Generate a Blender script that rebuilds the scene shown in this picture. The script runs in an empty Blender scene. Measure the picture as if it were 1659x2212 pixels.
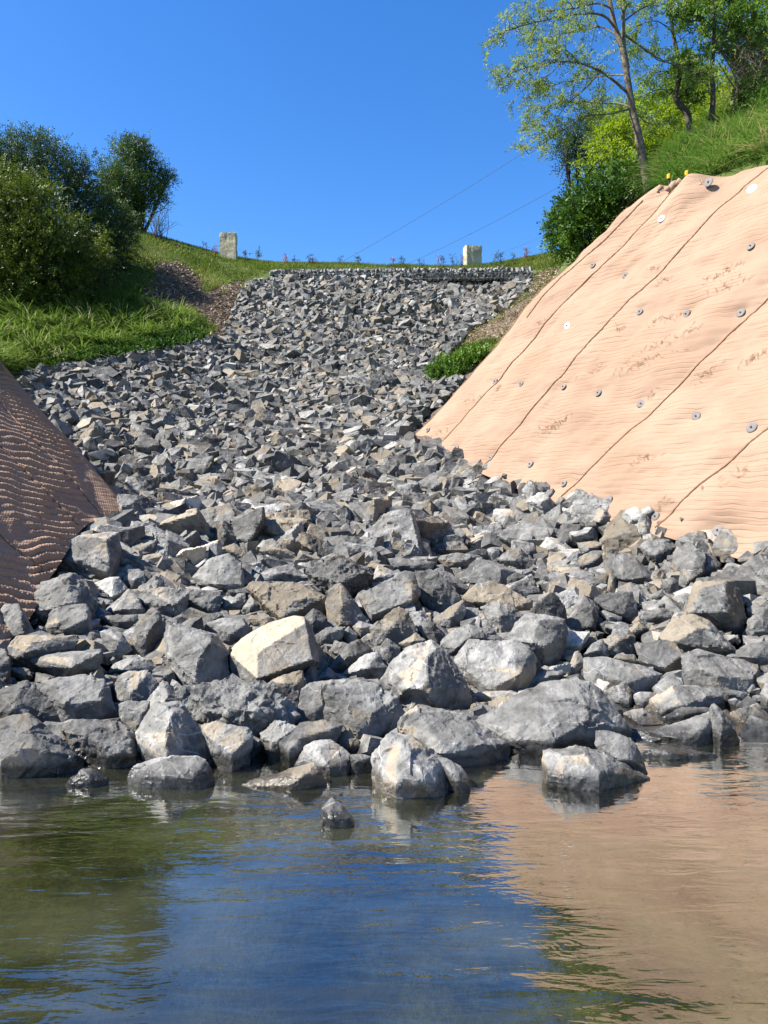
import bpy, bmesh, math, random
import numpy as np
from mathutils import Vector, Matrix
rng = np.random.default_rng(7)
random.seed(7)
sc = bpy.context.scene
COL = sc.collection

# ------------------------------------------------------------------ camera, sky, sun, exposure
EYE = 1.6
FPX, CX, CY = 1662.0, 829.5, 1106.0          # the photograph measured at 1659 x 2212
cam_d = bpy.data.cameras.new("camera")
cam_d.sensor_fit = 'VERTICAL'
cam_d.sensor_height = 24.0
cam_d.lens = 24.0 * FPX / 2212.0
cam_d.clip_start = 0.05
cam_d.clip_end = 2000
cam = bpy.data.objects.new("camera", cam_d)
COL.objects.link(cam)
cam.location = (0, 0, EYE)
cam.rotation_euler = (math.radians(90), 0, 0)
sc.camera = cam

SUN = Vector((-0.66, -0.15, 0.735)).normalized()
world = bpy.data.worlds.new("World")
sc.world = world
world.use_nodes = True
wn = world.node_tree
wn.nodes.clear()
w_out = wn.nodes.new("ShaderNodeOutputWorld")
w_bg = wn.nodes.new("ShaderNodeBackground")
w_hs = wn.nodes.new("ShaderNodeHueSaturation")
w_sky = wn.nodes.new("ShaderNodeTexSky")
w_sky.sky_type = 'NISHITA'
w_sky.sun_disc = False
w_sky.sun_elevation = math.asin(SUN.z)
w_sky.sun_rotation = math.atan2(SUN.x, SUN.y)
w_sky.altitude = 300
w_sky.air_density = 1.0
w_sky.dust_density = 0.5
w_sky.ozone_density = 3.0
w_hs.inputs['Saturation'].default_value = 1.33
w_hs.inputs['Hue'].default_value = 0.508
w_bg.inputs['Strength'].default_value = 0.091
wn.links.new(w_sky.outputs[0], w_hs.inputs['Color'])
wn.links.new(w_hs.outputs[0], w_bg.inputs['Color'])
wn.links.new(w_bg.outputs[0], w_out.inputs[0])

sun_d = bpy.data.lights.new("sun", 'SUN')
sun_d.energy = 5.0
sun_d.angle = math.radians(0.5)
sun_d.color = (1.0, 0.955, 0.88)
sun = bpy.data.objects.new("sun", sun_d)
COL.objects.link(sun)
sun.rotation_euler = SUN.to_track_quat('Z', 'Y').to_euler()
sun.location = SUN * 60

sc.view_settings.view_transform = 'Standard'
sc.view_settings.look = 'None'
sc.view_settings.exposure = 1.52
sc.view_settings.gamma = 1.0
sc.render.engine = 'CYCLES'
sc.cycles.max_bounces = 8
sc.cycles.diffuse_bounces = 1
sc.cycles.glossy_bounces = 3
sc.cycles.transparent_max_bounces = 10
sc.cycles.use_denoising = True

# ------------------------------------------------------------------ helpers
def P(u, v, d):
    return np.array([d * (u - CX) / FPX, d, EYE + d * (CY - v) / FPX])

def proj(p):
    p = np.atleast_2d(p)
    y = np.maximum(p[:, 1], 0.05)
    return CX + FPX * p[:, 0] / y, CY - FPX * (p[:, 2] - EYE) / y

def inpoly(u, v, poly):
    u = np.asarray(u, float); v = np.asarray(v, float)
    r = np.zeros(u.shape, bool)
    n = len(poly)
    for i in range(n):
        x0, y0 = poly[i]; x1, y1 = poly[(i + 1) % n]
        if y0 == y1: continue
        c = ((y0 > v) != (y1 > v)) & (u < (x1 - x0) * (v - y0) / (y1 - y0) + x0)
        r ^= c
    return r

def vnoise(p, seed=0):
    p = np.asarray(p, float)
    i = np.floor(p).astype(np.int64); f = p - i
    f = f * f * (3 - 2 * f)
    def h(a, b, c):
        n = (a * 374761393 + b * 668265263 + c * 2147483647 + seed * 1274126177) & 0xFFFFFFFF
        n = ((n ^ (n >> 13)) * 1274126177) & 0xFFFFFFFF
        n = (n ^ (n >> 16)) & 0xFFFFFF
        return n / float(0xFFFFFF) * 2 - 1
    r = 0
    for dx in (0, 1):
        for dy in (0, 1):
            for dz in (0, 1):
                w = (f[:, 0] if dx else 1 - f[:, 0]) * (f[:, 1] if dy else 1 - f[:, 1]) * (f[:, 2] if dz else 1 - f[:, 2])
                r = r + w * h(i[:, 0] + dx, i[:, 1] + dy, i[:, 2] + dz)
    return r

def fbm(p, octs=4, seed=0):
    r = 0; a = 1.0; q = np.asarray(p, float)
    for k in range(octs):
        r = r + a * vnoise(q, seed + k * 17); a *= 0.5; q = q * 2.03
    return r

def make_mesh(name, V, faces, attrs=None, smooth=False, uv=None):
    """V (n,3); faces: list of int arrays (m,k)"""
    me = bpy.data.meshes.new(name)
    V = np.asarray(V, np.float32)
    me.vertices.add(len(V)); me.vertices.foreach_set('co', V.ravel())
    faces = [np.asarray(f, np.int32) for f in faces if len(f)]
    li = np.concatenate([f.ravel() for f in faces])
    tot = np.concatenate([np.full(len(f), f.shape[1], np.int32) for f in faces])
    st = np.concatenate([[0], np.cumsum(tot)[:-1]]).astype(np.int32)
    me.loops.add(len(li)); me.loops.foreach_set('vertex_index', li)
    me.polygons.add(len(tot)); me.polygons.foreach_set('loop_start', st)
    me.update(calc_edges=True)
    if smooth:
        me.polygons.foreach_set('use_smooth', np.ones(len(tot), bool))
    else:
        me.polygons.foreach_set('use_smooth', np.zeros(len(tot), bool))
    for an, av in (attrs or {}).items():
        av = np.asarray(av, np.float32)
        if av.ndim == 1:
            a = me.attributes.new(an, 'FLOAT', 'POINT'); a.data.foreach_set('value', av)
        else:
            a = me.attributes.new(an, 'FLOAT_VECTOR', 'POINT'); a.data.foreach_set('vector', av.ravel())
    if uv is not None:
        l = me.uv_layers.new(name='UVMap')
        l.data.foreach_set('uv', np.asarray(uv, np.float32)[li].ravel())
    me.validate()
    return me

class MB:
    def __init__(s): s.V = []; s.F = []; s.n = 0; s.A = []
    def add(s, V, F, a=None):
        V = np.asarray(V, float).reshape(-1, 3)
        s.V.append(V)
        for f in F: s.F.append(np.asarray(f, np.int64) + s.n)
        s.A.append(np.full(len(V), 0.0) if a is None else np.broadcast_to(np.asarray(a, float), (len(V),)))
        s.n += len(V)
    def tube(s, pts, rad, k=6, a=None):
        pts = np.asarray(pts, float); n = len(pts)
        rad = np.broadcast_to(np.asarray(rad, float), (n,))
        t = np.gradient(pts, axis=0); t /= np.linalg.norm(t, axis=1, keepdims=True) + 1e-9
        ref = np.where(np.abs(t[:, 2:3]) > 0.9, np.array([[1., 0, 0]]), np.array([[0, 0, 1.]]))
        x = np.cross(t, ref); x /= np.linalg.norm(x, axis=1, keepdims=True) + 1e-9
        y = np.cross(t, x)
        an = np.arange(k) / k * 2 * np.pi
        V = pts[:, None] + rad[:, None, None] * (np.cos(an)[None, :, None] * x[:, None] + np.sin(an)[None, :, None] * y[:, None])
        i = np.arange(n - 1)[:, None] * k; j = np.arange(k)[None, :]; j2 = (j + 1) % k
        F = np.stack([i + j, i + j2, i + k + j2, i + k + j], -1).reshape(-1, 4)
        caps = [np.arange(k)[None, ::-1], (np.arange(k) + (n - 1) * k)[None]]
        s.add(V.reshape(-1, 3), [F] + caps, a)
    def leaves(s, c, d, side, L, W, a=None):
        """diamond leaves: base c, direction d, side vector"""
        c = np.asarray(c); n = len(c)
        L = np.broadcast_to(L, (n,))[:, None]; W = np.broadcast_to(W, (n,))[:, None]
        V = np.stack([c, c + d * L * .45 + side * W * .5, c + d * L, c + d * L * .45 - side * W * .5], 1)
        F = np.arange(n * 4).reshape(-1, 4)
        a = None if a is None else np.repeat(np.broadcast_to(a, (n,)), 4)
        s.add(V.reshape(-1, 3), [F], a)
    def blades(s, base, out, L, W, seg=3, droop=0.6, a=None):
        """arching strap blades: base (n,3), out unit dir (n,3) (mostly up)"""
        n = len(base); L = np.broadcast_to(L, (n,)); W = np.broadcast_to(W, (n,))
        hz = out * np.array([1, 1, 0]); hn = np.linalg.norm(hz, axis=1, keepdims=True) + 1e-6; hz = hz / hn
        side = np.stack([-hz[:, 1], hz[:, 0], 0 * hz[:, 0]], 1)
        rows = []
        dr = np.broadcast_to(droop, (n,))
        for i in range(seg + 1):
            t = i / seg
            p = base + out * (L * t)[:, None] + hz * (dr * L * .45 * t * t)[:, None] - np.array([0, 0, 1.]) * (dr * L * .55 * t * t)[:, None]
            w = (W * (1 - t ** 1.6) * .5 + .0008)[:, None]
            rows.append(p - side * w); rows.append(p + side * w)
        V = np.stack(rows, 1)
        b = np.arange(n)[:, None] * (2 * (seg + 1))
        F = []
        for i in range(seg):
            o = 2 * i
            F.append(np.concatenate([b + o, b + o + 1, b + o + 3, b + o + 2], 1))
        a = None if a is None else np.repeat(np.broadcast_to(a, (n,)), 2 * (seg + 1))
        s.add(V.reshape(-1, 3), F, a)
    def box(s, c, sz, R=None, a=None):
        v = np.array([[x, y, z] for x in (-1, 1) for y in (-1, 1) for z in (-1, 1)], float) * np.asarray(sz) / 2
        if R is not None: v = v @ np.asarray(R).T
        s.add(v + np.asarray(c), [[[0, 1, 3, 2], [4, 6, 7, 5], [0, 4, 5, 1], [2, 3, 7, 6], [0, 2, 6, 4], [1, 5, 7, 3]]], a)
    def build(s, name, mat, parent=None, smooth=False, attr='var'):
        V = np.concatenate(s.V); by = {}
        for f in s.F: by.setdefault(f.shape[1], []).append(f)
        me = make_mesh(name, V, [np.concatenate(x) for x in by.values()], {attr: np.concatenate(s.A)}, smooth)
        return link(name, me, mat, parent)

def link(name, me, mat, parent=None):
    o = bpy.data.objects.new(name, me)
    if mat: me.materials.append(mat)
    COL.objects.link(o)
    if parent is not None:
        o.parent = parent
        o.matrix_parent_inverse = Matrix.Translation(parent.location).inverted() if parent.type == 'EMPTY' else parent.matrix_basis.inverted()
    return o

def tag(o, label=None, cat=None, group=None, kind=None):
    if label: o['label'] = label
    if cat: o['category'] = cat
    if group: o['group'] = group
    if kind: o['kind'] = kind
    return o

def empty(name, loc):
    o = bpy.data.objects.new(name, None)
    o.location = Vector(loc); o.empty_display_size = .2
    COL.objects.link(o)
    return o

# ------------------------------------------------------------------ materials
class NT:
    def __init__(s, name):
        s.m = bpy.data.materials.new(name); s.m.use_nodes = True
        s.t = s.m.node_tree; s.t.nodes.clear()
        s.out = s.n("ShaderNodeOutputMaterial")
    def n(s, typ, **kw):
        nd = s.t.nodes.new(typ)
        for k, v in kw.items(): setattr(nd, k, v)
        return nd
    def set(s, sock, v):
        if isinstance(v, bpy.types.NodeSocket): s.t.links.new(v, sock)
        else: sock.default_value = v
    def math(s, op, a, b=0.0, c=None, clamp=False):
        nd = s.n("ShaderNodeMath", operation=op, use_clamp=clamp)
        s.set(nd.inputs[0], a); s.set(nd.inputs[1], b)
        if c is not None: s.set(nd.inputs[2], c)
        return nd.outputs[0]
    def vmath(s, op, a, b):
        nd = s.n("ShaderNodeVectorMath", operation=op)
        s.set(nd.inputs[0], a)
        if op == 'SCALE': s.set(nd.inputs['Scale'], b)
        else: s.set(nd.inputs[1], b)
        return nd.outputs[0]
    def noise(s, vec, scale, detail=4, rough=.55, dist=0.0, col=False):
        nd = s.n("ShaderNodeTexNoise")
        if vec is not None: s.set(nd.inputs['Vector'], vec)
        s.set(nd.inputs['Scale'], scale); s.set(nd.inputs['Detail'], detail); s.set(nd.inputs['Roughness'], rough); s.set(nd.inputs['Distortion'], dist)
        return nd.outputs[1 if col else 0]
    def step(s, x, lo, hi, a=0.0, b=1.0):
        nd = s.n("ShaderNodeMapRange", interpolation_type='SMOOTHSTEP')
        s.set(nd.inputs[0], x)
        for i, v in zip((1, 2, 3, 4), (lo, hi, a, b)): s.set(nd.inputs[i], v)
        return nd.outputs[0]
    def mix(s, f, a, b, mode='MIX'):
        nd = s.n("ShaderNodeMix", data_type='RGBA', blend_type=mode)
        s.set(nd.inputs[0], f)
        s.set(nd.inputs[6], a if isinstance(a, bpy.types.NodeSocket) else (*a, 1)); s.set(nd.inputs[7], b if isinstance(b, bpy.types.NodeSocket) else (*b, 1))
        return nd.outputs[2]
    def scale(s, col, f):
        nd = s.n("ShaderNodeVectorMath", operation='SCALE'); s.set(nd.inputs[0], col); s.set(nd.inputs['Scale'], f); return nd.outputs[0]
    def attr(s, name, which='Fac'):
        return s.n("ShaderNodeAttribute", attribute_name=name).outputs[which]
    def bump(s, h, strength, dist, normal=None):
        nd = s.n("ShaderNodeBump"); s.set(nd.inputs['Height'], h); nd.inputs['Strength'].default_value = strength; nd.inputs['Distance'].default_value = dist
        if normal is not None: s.set(nd.inputs['Normal'], normal)
        return nd.outputs[0]
    def principled(s, col, rough=.8, normal=None, spec=.3, metal=0.0):
        b = s.n("ShaderNodeBsdfPrincipled")
        s.set(b.inputs['Base Color'], col if isinstance(col, bpy.types.NodeSocket) else (*col, 1)); s.set(b.inputs['Roughness'], rough)
        b.inputs['Specular IOR Level'].default_value = spec; b.inputs['Metallic'].default_value = metal
        if normal is not None: s.set(b.inputs['Normal'], normal)
        return b
    def done(s, sh):
        s.t.links.new(sh, s.out.inputs[0]); return s.m

def rock_material():
    t = NT("rock")
    geo = t.n("ShaderNodeNewGeometry")
    tc = t.n("ShaderNodeTexCoord")
    a = t.n("ShaderNodeAttribute", attribute_name="rock")
    sep = t.n("ShaderNodeSeparateXYZ"); t.set(sep.inputs[0], a.outputs['Vector'])
    br, tan, seed = sep.outputs
    off = t.n("ShaderNodeCombineXYZ"); s1 = t.math('MULTIPLY', seed, 91.7)
    for i in range(3): t.set(off.inputs[i], s1)
    p = t.vmath('ADD', tc.outputs['Object'], off.outputs[0])
    big = t.noise(p, 2.6, 5, .6, .4)
    med = t.noise(p, 11, 6, .65)
    fine = t.noise(p, 55, 4, .6)
    base = t.mix(t.step(big, .33, .68), (.088, .085, .079), (.208, .203, .188))
    base = t.mix(t.math('MULTIPLY', t.step(med, .42, .75), .55), base, (.345, .338, .315))
    base = t.mix(t.math('MULTIPLY', t.step(med, .47, .3), .5), base, (.052, .053, .054))
    base = t.mix(t.math('MULTIPLY', t.step(fine, .55, .75), .3), base, (.33, .33, .32))
    # iron stained patches
    tn = t.noise(t.vmath('ADD', p, (13.1, 4.2, 7.7)), 2.2, 5, .6, .6)
    thr = t.math('SUBTRACT', .80, t.math('MULTIPLY', tan, .51))
    tf = t.step(t.math('SUBTRACT', tn, thr), -.06, .08)
    tc_ = t.mix(t.noise(p, 6, 3), (.20, .155, .10), (.36, .305, .225))
    base = t.mix(t.math('MULTIPLY', tf, .85), base, tc_)
    # quartz veins
    wp = t.vmath('ADD', p, t.vmath('SCALE', t.noise(p, 3.0, 3, .6, 0, True), .16))
    vo = t.n("ShaderNodeTexVoronoi", feature='DISTANCE_TO_EDGE'); t.set(vo.inputs['Vector'], wp); vo.inputs['Scale'].default_value = 3.1
    vm = t.math('MULTIPLY', t.step(vo.outputs['Distance'], .014, .004), t.step(t.noise(p, 1.9, 2), .55, .66))
    base = t.mix(t.math('MULTIPLY', vm, .5), base, (.50, .50, .48))
    vo2 = t.n("ShaderNodeTexVoronoi", feature='DISTANCE_TO_EDGE'); t.set(vo2.inputs['Vector'], t.vmath('ADD', wp, (5.5, 2.2, 9.1))); vo2.inputs['Scale'].default_value = 8.5
    vm2 = t.math('MULTIPLY', t.step(vo2.outputs['Distance'], .03, .008), t.step(t.noise(p, 2.7, 2), .5, .62))
    base = t.mix(t.math('MULTIPLY', vm2, .3), base, (.42, .42, .41))
    base = t.scale(base, t.math('MULTIPLY', br, .62))
    sp = t.n("ShaderNodeSeparateXYZ"); t.set(sp.inputs[0], geo.outputs['Position'])
    wet = t.step(t.math('ADD', sp.outputs[2], t.math('MULTIPLY', t.noise(geo.outputs['Position'], 7, 2), -.07)), .09, .02)
    base = t.scale(base, t.math('SUBTRACT', 1.0, t.math('MULTIPLY', wet, .70)))
    rough = t.math('SUBTRACT', .78, t.math('MULTIPLY', wet, .58))
    vf = t.n("ShaderNodeTexVoronoi"); t.set(vf.inputs['Vector'], t.vmath('ADD', p, t.vmath('SCALE', t.noise(p, 5, 3, .6, 0, True), .25))); vf.inputs['Scale'].default_value = 6.5
    h = t.math('ADD', t.math('MULTIPLY', med, .55), t.math('MULTIPLY', fine, .25))
    h = t.math('ADD', h, t.math('MULTIPLY', vf.outputs['Distance'], .9))
    nrm = t.bump(h, .7, .032)
    return t.done(t.principled(base, rough, nrm, .28).outputs[0])

def leaf_material(name, dark, light, trans=.35, yellow=None):
    t = NT(name)
    v = t.attr('var')
    col = t.mix(v, dark, light)
    if yellow: col = t.mix(t.step(v, .80, .98), col, yellow)
    b = t.principled(col, .55, None, .25)
    tr = t.n("ShaderNodeBsdfTranslucent"); t.set(tr.inputs[0], t.scale(col, 1.25))
    m = t.n("ShaderNodeMixShader"); m.inputs[0].default_value = trans
    t.t.links.new(b.outputs[0], m.inputs[1]); t.t.links.new(tr.outputs[0], m.inputs[2])
    return t.done(m.outputs[0])

def plain_material(name, c1, c2, scale=8, rough=.8, bump=.4, bd=.02, spec=.25, metal=0.0):
    t = NT(name)
    p = t.n("ShaderNodeTexCoord").outputs['Object']
    n = t.noise(p, scale, 6, .6)
    n2 = t.noise(p, scale * 6, 3)
    col = t.mix(t.step(n, .32, .68), c1, c2)
    return t.done(t.principled(col, rough, t.bump(t.math('ADD', n, t.math('MULTIPLY', n2, .4)), bump, bd), spec, metal).outputs[0])

def ground_material():
    t = NT("ground")
    p = t.n("ShaderNodeNewGeometry").outputs['Position']
    n = t.noise(p, 1.3, 5, .6); n2 = t.noise(p, 9, 5, .7); n3 = t.noise(p, 30, 3)
    soil_and_shade = t.mix(t.step(n2, .35, .65), (0.015, 0.014, 0.014), (0.041, 0.038, 0.036))  # soil under the riprap, darkened so gaps between rocks read as shadow
    mul = t.mix(t.step(t.noise(p, 22, 5, .75), .38, .66), (0.051, 0.036, 0.026), (0.170, 0.129, 0.102))
    gr = t.mix(t.step(n, .35, .65), (0.047, 0.068, 0.013), (0.078, 0.102, 0.023))
    gr = t.mix(t.math('MULTIPLY', t.step(n2, .58, .72), .5), gr, (0.109, 0.089, 0.047))
    bed = t.mix(t.step(t.noise(p, 2.2, 5, .6), .35, .7), (0.021, 0.022, 0.012), (0.105, 0.099, 0.055))
    mu = t.attr('mulch'); ri = t.attr('stony')
    wob = t.math('MULTIPLY', t.math('SUBTRACT', n2, .5), .9)
    col = t.mix(t.step(t.math('ADD', mu, wob), .35, .65), gr, mul)
    col = t.mix(ri, col, soil_and_shade)
    sp = t.n("ShaderNodeSeparateXYZ"); t.set(sp.inputs[0], p)
    col = t.mix(t.step(sp.outputs[2], .12, -.02), col, bed)
    h = t.math('ADD', n2, t.math('MULTIPLY', n3, .5))
    return t.done(t.principled(col, .9, t.bump(h, .6, .05), .15).outputs[0])

def mat_material(name, c1, c2):
    """woven coir netting: fine weave bump, stained"""
    t = NT(name)
    uv = t.n("ShaderNodeUVMap").outputs[0]
    geo = t.n("ShaderNodeNewGeometry").outputs['Position']
    n = t.noise(geo, 1.1, 5, .6); n2 = t.noise(geo, 6, 5, .65)
    col = t.mix(t.step(n, .3, .7), c1, c2)
    col = t.mix(t.math('MULTIPLY', t.step(n2, .58, .74), .35), col, (.27, .16, .10))
    col = t.mix(t.math('MULTIPLY', t.step(t.noise(geo, 26, 4, .7), .50, .72), .30), col, (.26, .155, .10))
    sp = t.n("ShaderNodeSeparateXYZ"); t.set(sp.inputs[0], uv)
    wv = t.vmath('ADD', uv, t.vmath('SCALE', t.noise(uv, 1.6, 3, .5, 0, True), .22))
    sw = t.n("ShaderNodeSeparateXYZ"); t.set(sw.inputs[0], wv)
    # corrugation rows run across the slope: narrow dark furrows
    fr = t.math('SINE', t.math('MULTIPLY', sw.outputs[1], 2 * math.pi / .066))
    fur = t.step(fr, .45, 1.0)
    gate = t.step(t.noise(uv, 1.7, 3), .36, .58)
    f2 = t.math('MULTIPLY', fur, gate)
    col = t.mix(t.math('MULTIPLY', f2, .34), col, (.30, .16, .09))
    wx = t.math('SINE', t.math('MULTIPLY', sp.outputs[0], 2 * math.pi / .036))
    wy = t.math('SINE', t.math('MULTIPLY', sp.outputs[1], 2 * math.pi / .036))
    weave = t.math('MULTIPLY', wx, wy)
    col = t.mix(t.math('MULTIPLY', t.step(weave, .5, -.6), .16), col, (.33, .19, .12))
    h = t.math('ADD', t.math('MULTIPLY', weave, .25), t.math('ADD', t.math('MULTIPLY', f2, -.9), t.math('MULTIPLY', t.noise(uv, 40, 3), .3)))
    return t.done(t.principled(col, .9, t.bump(h, .55, .012), .12).outputs[0])

def water_material():
    t = NT("water")
    geo = t.n("ShaderNodeNewGeometry").outputs['Position']
    mp = t.n("ShaderNodeMapping"); t.set(mp.inputs[0], geo); mp.inputs['Scale'].default_value = (.55, 1.7, 1); mp.inputs['Rotation'].default_value = (0, 0, math.radians(-9))
    q = mp.outputs[0]
    a = t.noise(q, 1.6, 2, .5, .6); b = t.noise(q, 6.0, 3, .55, .6); c = t.noise(q, 17, 2, .5)
    calm = t.step(t.noise(geo, .55, 2), .35, .65, .35, 1.0)
    h = t.math('ADD', t.math('MULTIPLY', a, .42), t.math('ADD', t.math('MULTIPLY', b, .21), t.math('MULTIPLY', c, .045)))
    h = t.math('MULTIPLY', h, calm)
    nrm = t.bump(h, .29, .1)
    gl = t.n("ShaderNodeBsdfGlossy"); gl.inputs['Roughness'].default_value = .015; t.set(gl.inputs['Normal'], nrm)
    gl.inputs['Color'].default_value = (1, 1, 1, 1)
    tr = t.n("ShaderNodeBsdfTransparent"); tr.inputs[0].default_value = (.62, .66, .50, 1)
    mud = t.n("ShaderNodeBsdfDiffuse"); mud.inputs[0].default_value = (.066, .068, .038, 1)
    body = t.n("ShaderNodeMixShader"); t.set(body.inputs[0], t.step(t.noise(q, .9, 4, .6, .7), .38, .66, .05, .42))
    t.t.links.new(tr.outputs[0], body.inputs[1]); t.t.links.new(mud.outputs[0], body.inputs[2])
    fr = t.n("ShaderNodeFresnel"); fr.inputs['IOR'].default_value = 1.33; t.set(fr.inputs['Normal'], nrm)
    f = t.math('ADD', t.math('MULTIPLY', fr.outputs[0], 3.4), .03, None, True)
    m = t.n("ShaderNodeMixShader"); t.set(m.inputs[0], f)
    t.t.links.new(body.outputs[0], m.inputs[1]); t.t.links.new(gl.outputs[0], m.inputs[2])
    return t.done(m.outputs[0])

M = {}
M['rock'] = rock_material()
M['ground'] = ground_material()
M['water'] = water_material()
M['mat'] = mat_material("coir_mat", (0.228, 0.154, 0.107), (0.272, 0.189, 0.134))
M['seam'] = plain_material("seam_cord", (0.177, 0.095, 0.055), (0.272, 0.164, 0.102), 30)
M['zinc'] = plain_material("zinc_plate", (0.131, 0.120, 0.114), (0.173, 0.158, 0.149), 14, .8, .1, .002, .15)
M['white'] = plain_material("zinc_plate_glint", (0.476, 0.483, 0.490), (0.531, 0.538, 0.544), 20, .4, .05, .002)  # zinc plates reflecting the sun: the glint is put into the colour
M['bolt'] = plain_material("bolt_head", (0.068, 0.068, 0.075), (0.136, 0.136, 0.136), 30, .5)
M['sandstone'] = plain_material("sandstone", (0.332, 0.290, 0.183), (0.465, 0.423, 0.290), 3.5, .85, .7, .05)
M['bark'] = plain_material("bark", (0.071, 0.056, 0.040), (0.174, 0.145, 0.108), 9, .9, .9, .03)
M['bark_dark'] = plain_material("bark_dark", (0.037, 0.031, 0.024), (0.081, 0.068, 0.055), 9, .9, .9, .03)
M['wire'] = plain_material("wire_dark", (0.041, 0.061, 0.095), (0.047, 0.068, 0.102), 5, .6)
M['cage'] = plain_material("gabion_wire", (0.109, 0.115, 0.123), (0.164, 0.170, 0.177), 20, .5)
M['yellow'] = plain_material("yellow_cap", (0.442, 0.286, 0.013), (0.476, 0.327, 0.021), 10, .5)
M['straw'] = plain_material("dry_straw", (0.183, 0.089, 0.041), (0.286, 0.170, 0.081), 30, .9)
M['lawn'] = leaf_material("lawn_blades", (0.052, 0.086, 0.011), (0.177, 0.236, 0.035), .3, (.30, .25, .10))
M['strap'] = leaf_material("strap_blades", (0.055, 0.111, 0.013), (0.219, 0.311, 0.057), .3, (.36, .36, .20))
M['tall'] = leaf_material("tall_grass", (0.047, 0.111, 0.016), (0.166, 0.266, 0.044), .3, (.32, .26, .12))
M['bush_dark'] = leaf_material("leaves_dark", (0.010, 0.024, 0.006), (0.097, 0.162, 0.023), .22)
M['bush_blue'] = leaf_material("leaves_blue_green", (0.013, 0.030, 0.013), (0.070, 0.125, 0.048), .25)
M['bush_olive'] = leaf_material("leaves_olive", (0.016, 0.029, 0.004), (0.139, 0.185, 0.018), .25)
M['lime'] = leaf_material("leaves_lime", (0.072, 0.124, 0.004), (0.272, 0.364, 0.010), .45)
M['feather'] = leaf_material("leaves_feathery", (0.069, 0.119, 0.026), (0.251, 0.319, 0.057), .45)
M['glossy'] = leaf_material("leaves_glossy", (0.023, 0.063, 0.010), (0.118, 0.217, 0.019), .25)
M['twiggy'] = plain_material("dead_twigs", (0.109, 0.078, 0.051), (0.204, 0.157, 0.115), 20, .9)
M['seedling'] = leaf_material("leaves_seedling", (0.023, 0.044, 0.015), (0.070, 0.093, 0.030), .3, (.30, .10, .05))

# ------------------------------------------------------------------ mats as surfaces over the bank faces
class Sheet:
    """a bank face given by three measured points: inverse distance is linear over the view, i.e. a true plane"""
    def __init__(s, pts):
        A = np.array([[1, u, v] for u, v, d in pts], float); b = np.array([1 / d for u, v, d in pts])
        s.k = np.linalg.solve(A, b)
        q = [P(*p) for p in pts]
        n = np.cross(q[1] - q[0], q[2] - q[0]); n /= np.linalg.norm(n)
        s.n = n if n[2] > 0 else -n
    def at(s, u, v):
        return P(u, v, 1 / (s.k[0] + s.k[1] * u + s.k[2] * v))
SR = Sheet([(875, 950, 16.3), (1659, 1170, 8.5), (1659, 345, 10.9)])
SL = Sheet([(283, 1087, 11.2), (0, 770, 12.0), (0, 1310, 6.95)])

R_COLS = [((1400, 408), (872, 958)), ((1475, 395), (935, 985)), ((1655, 345), (1030, 1020)), ((2010, 300), (1190, 1085)),
          ((2560, 190), (1400, 1150)), ((3300, 50), (1690, 1235)), ((4400, -150), (2080, 1340))]
L_COLS = [((-300, 430), (288, 1100)), ((-330, 530), (230, 1125)), ((-430, 570), (178, 1145)), ((-560, 680), (112, 1245)),
          ((-760, 800), (40, 1365)), ((-1100, 900), (-120, 1490))]

# ------------------------------------------------------------------ ground heights (thin plate spline through measured points)
GP = []
def gp(u, v, d, dz=0.0):
    p = P(u, v, d); GP.append((p[0], p[1], p[2] + dz))
for v, d in ((1650, 4.75), (1560, 5.35), (1500, 5.95), (1400, 7.0), (1300, 8.4), (1200, 10.0), (1110, 12.0), (1000, 15.0), (900, 18.0), (800, 21.0), (700, 24.5), (600, 28.0)):
    for u in ((400, 830, 1250) if v > 1200 else (450, 830) if v > 1000 else (400, 830) if v > 850 else (520, 830, 980) if v > 650 else (560, 830, 1130)):
        gp(u, v, d + (.45 if (u > 1200 and v > 1480) else 0))
for c in ((60, 1690, 4.6), (1600, 1570, 5.8), (1600, 1450, 6.5), (1640, 1300, 7.5), (20, 1500, 5.7), (60, 1400, 6.4), (-200, 1600, 5.0), (1900, 1560, 6.0),
          (150, 830, 18.3), (250, 960, 15.6), (60, 812, 18.6), (830, 601, 27.6), (830, 574, 30.5), (570, 584, 28.6), (1150, 600, 27.6), (590, 603, 27.6), (600, 572, 31), (1150, 557, 31.5),
          (480, 555, 30.5), (380, 528, 30), (300, 506, 29.5), (240, 600, 25.5), (150, 662, 22.8), (0, 662, 21.5), (0, 785, 17.5), (200, 780, 19.4), (400, 745, 21.6),
          (480, 700, 24), (430, 640, 26), (500, 640, 26.2), (540, 603, 28), (-300, 620, 20), (-300, 450, 26), (60, 480, 29),
          (1080, 690, 24), (1000, 780, 21), (950, 860, 18.5), (1190, 560, 29), (1120, 640, 26),
          (1405, 402, 14.6), (1480, 385, 13.6), (1560, 366, 13.0), (1659, 332, 12.0), (1659, 288, 15.2), (1500, 335, 17.5), (1300, 480, 20), (1250, 565, 21), (1900, 250, 13), (1900, 150, 18), (1400, 330, 22)):
    gp(*c)
for S, C, ins in ((SR, R_COLS, .28), (SL, L_COLS, .25)):
    for (t0, b0) in C:
        a, b = S.at(*t0), S.at(*b0)
        for s in (.04, .3, .6, .85):
            q = a + (b - a) * s - S.n * ins
            GP.append(tuple(q))
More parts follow.
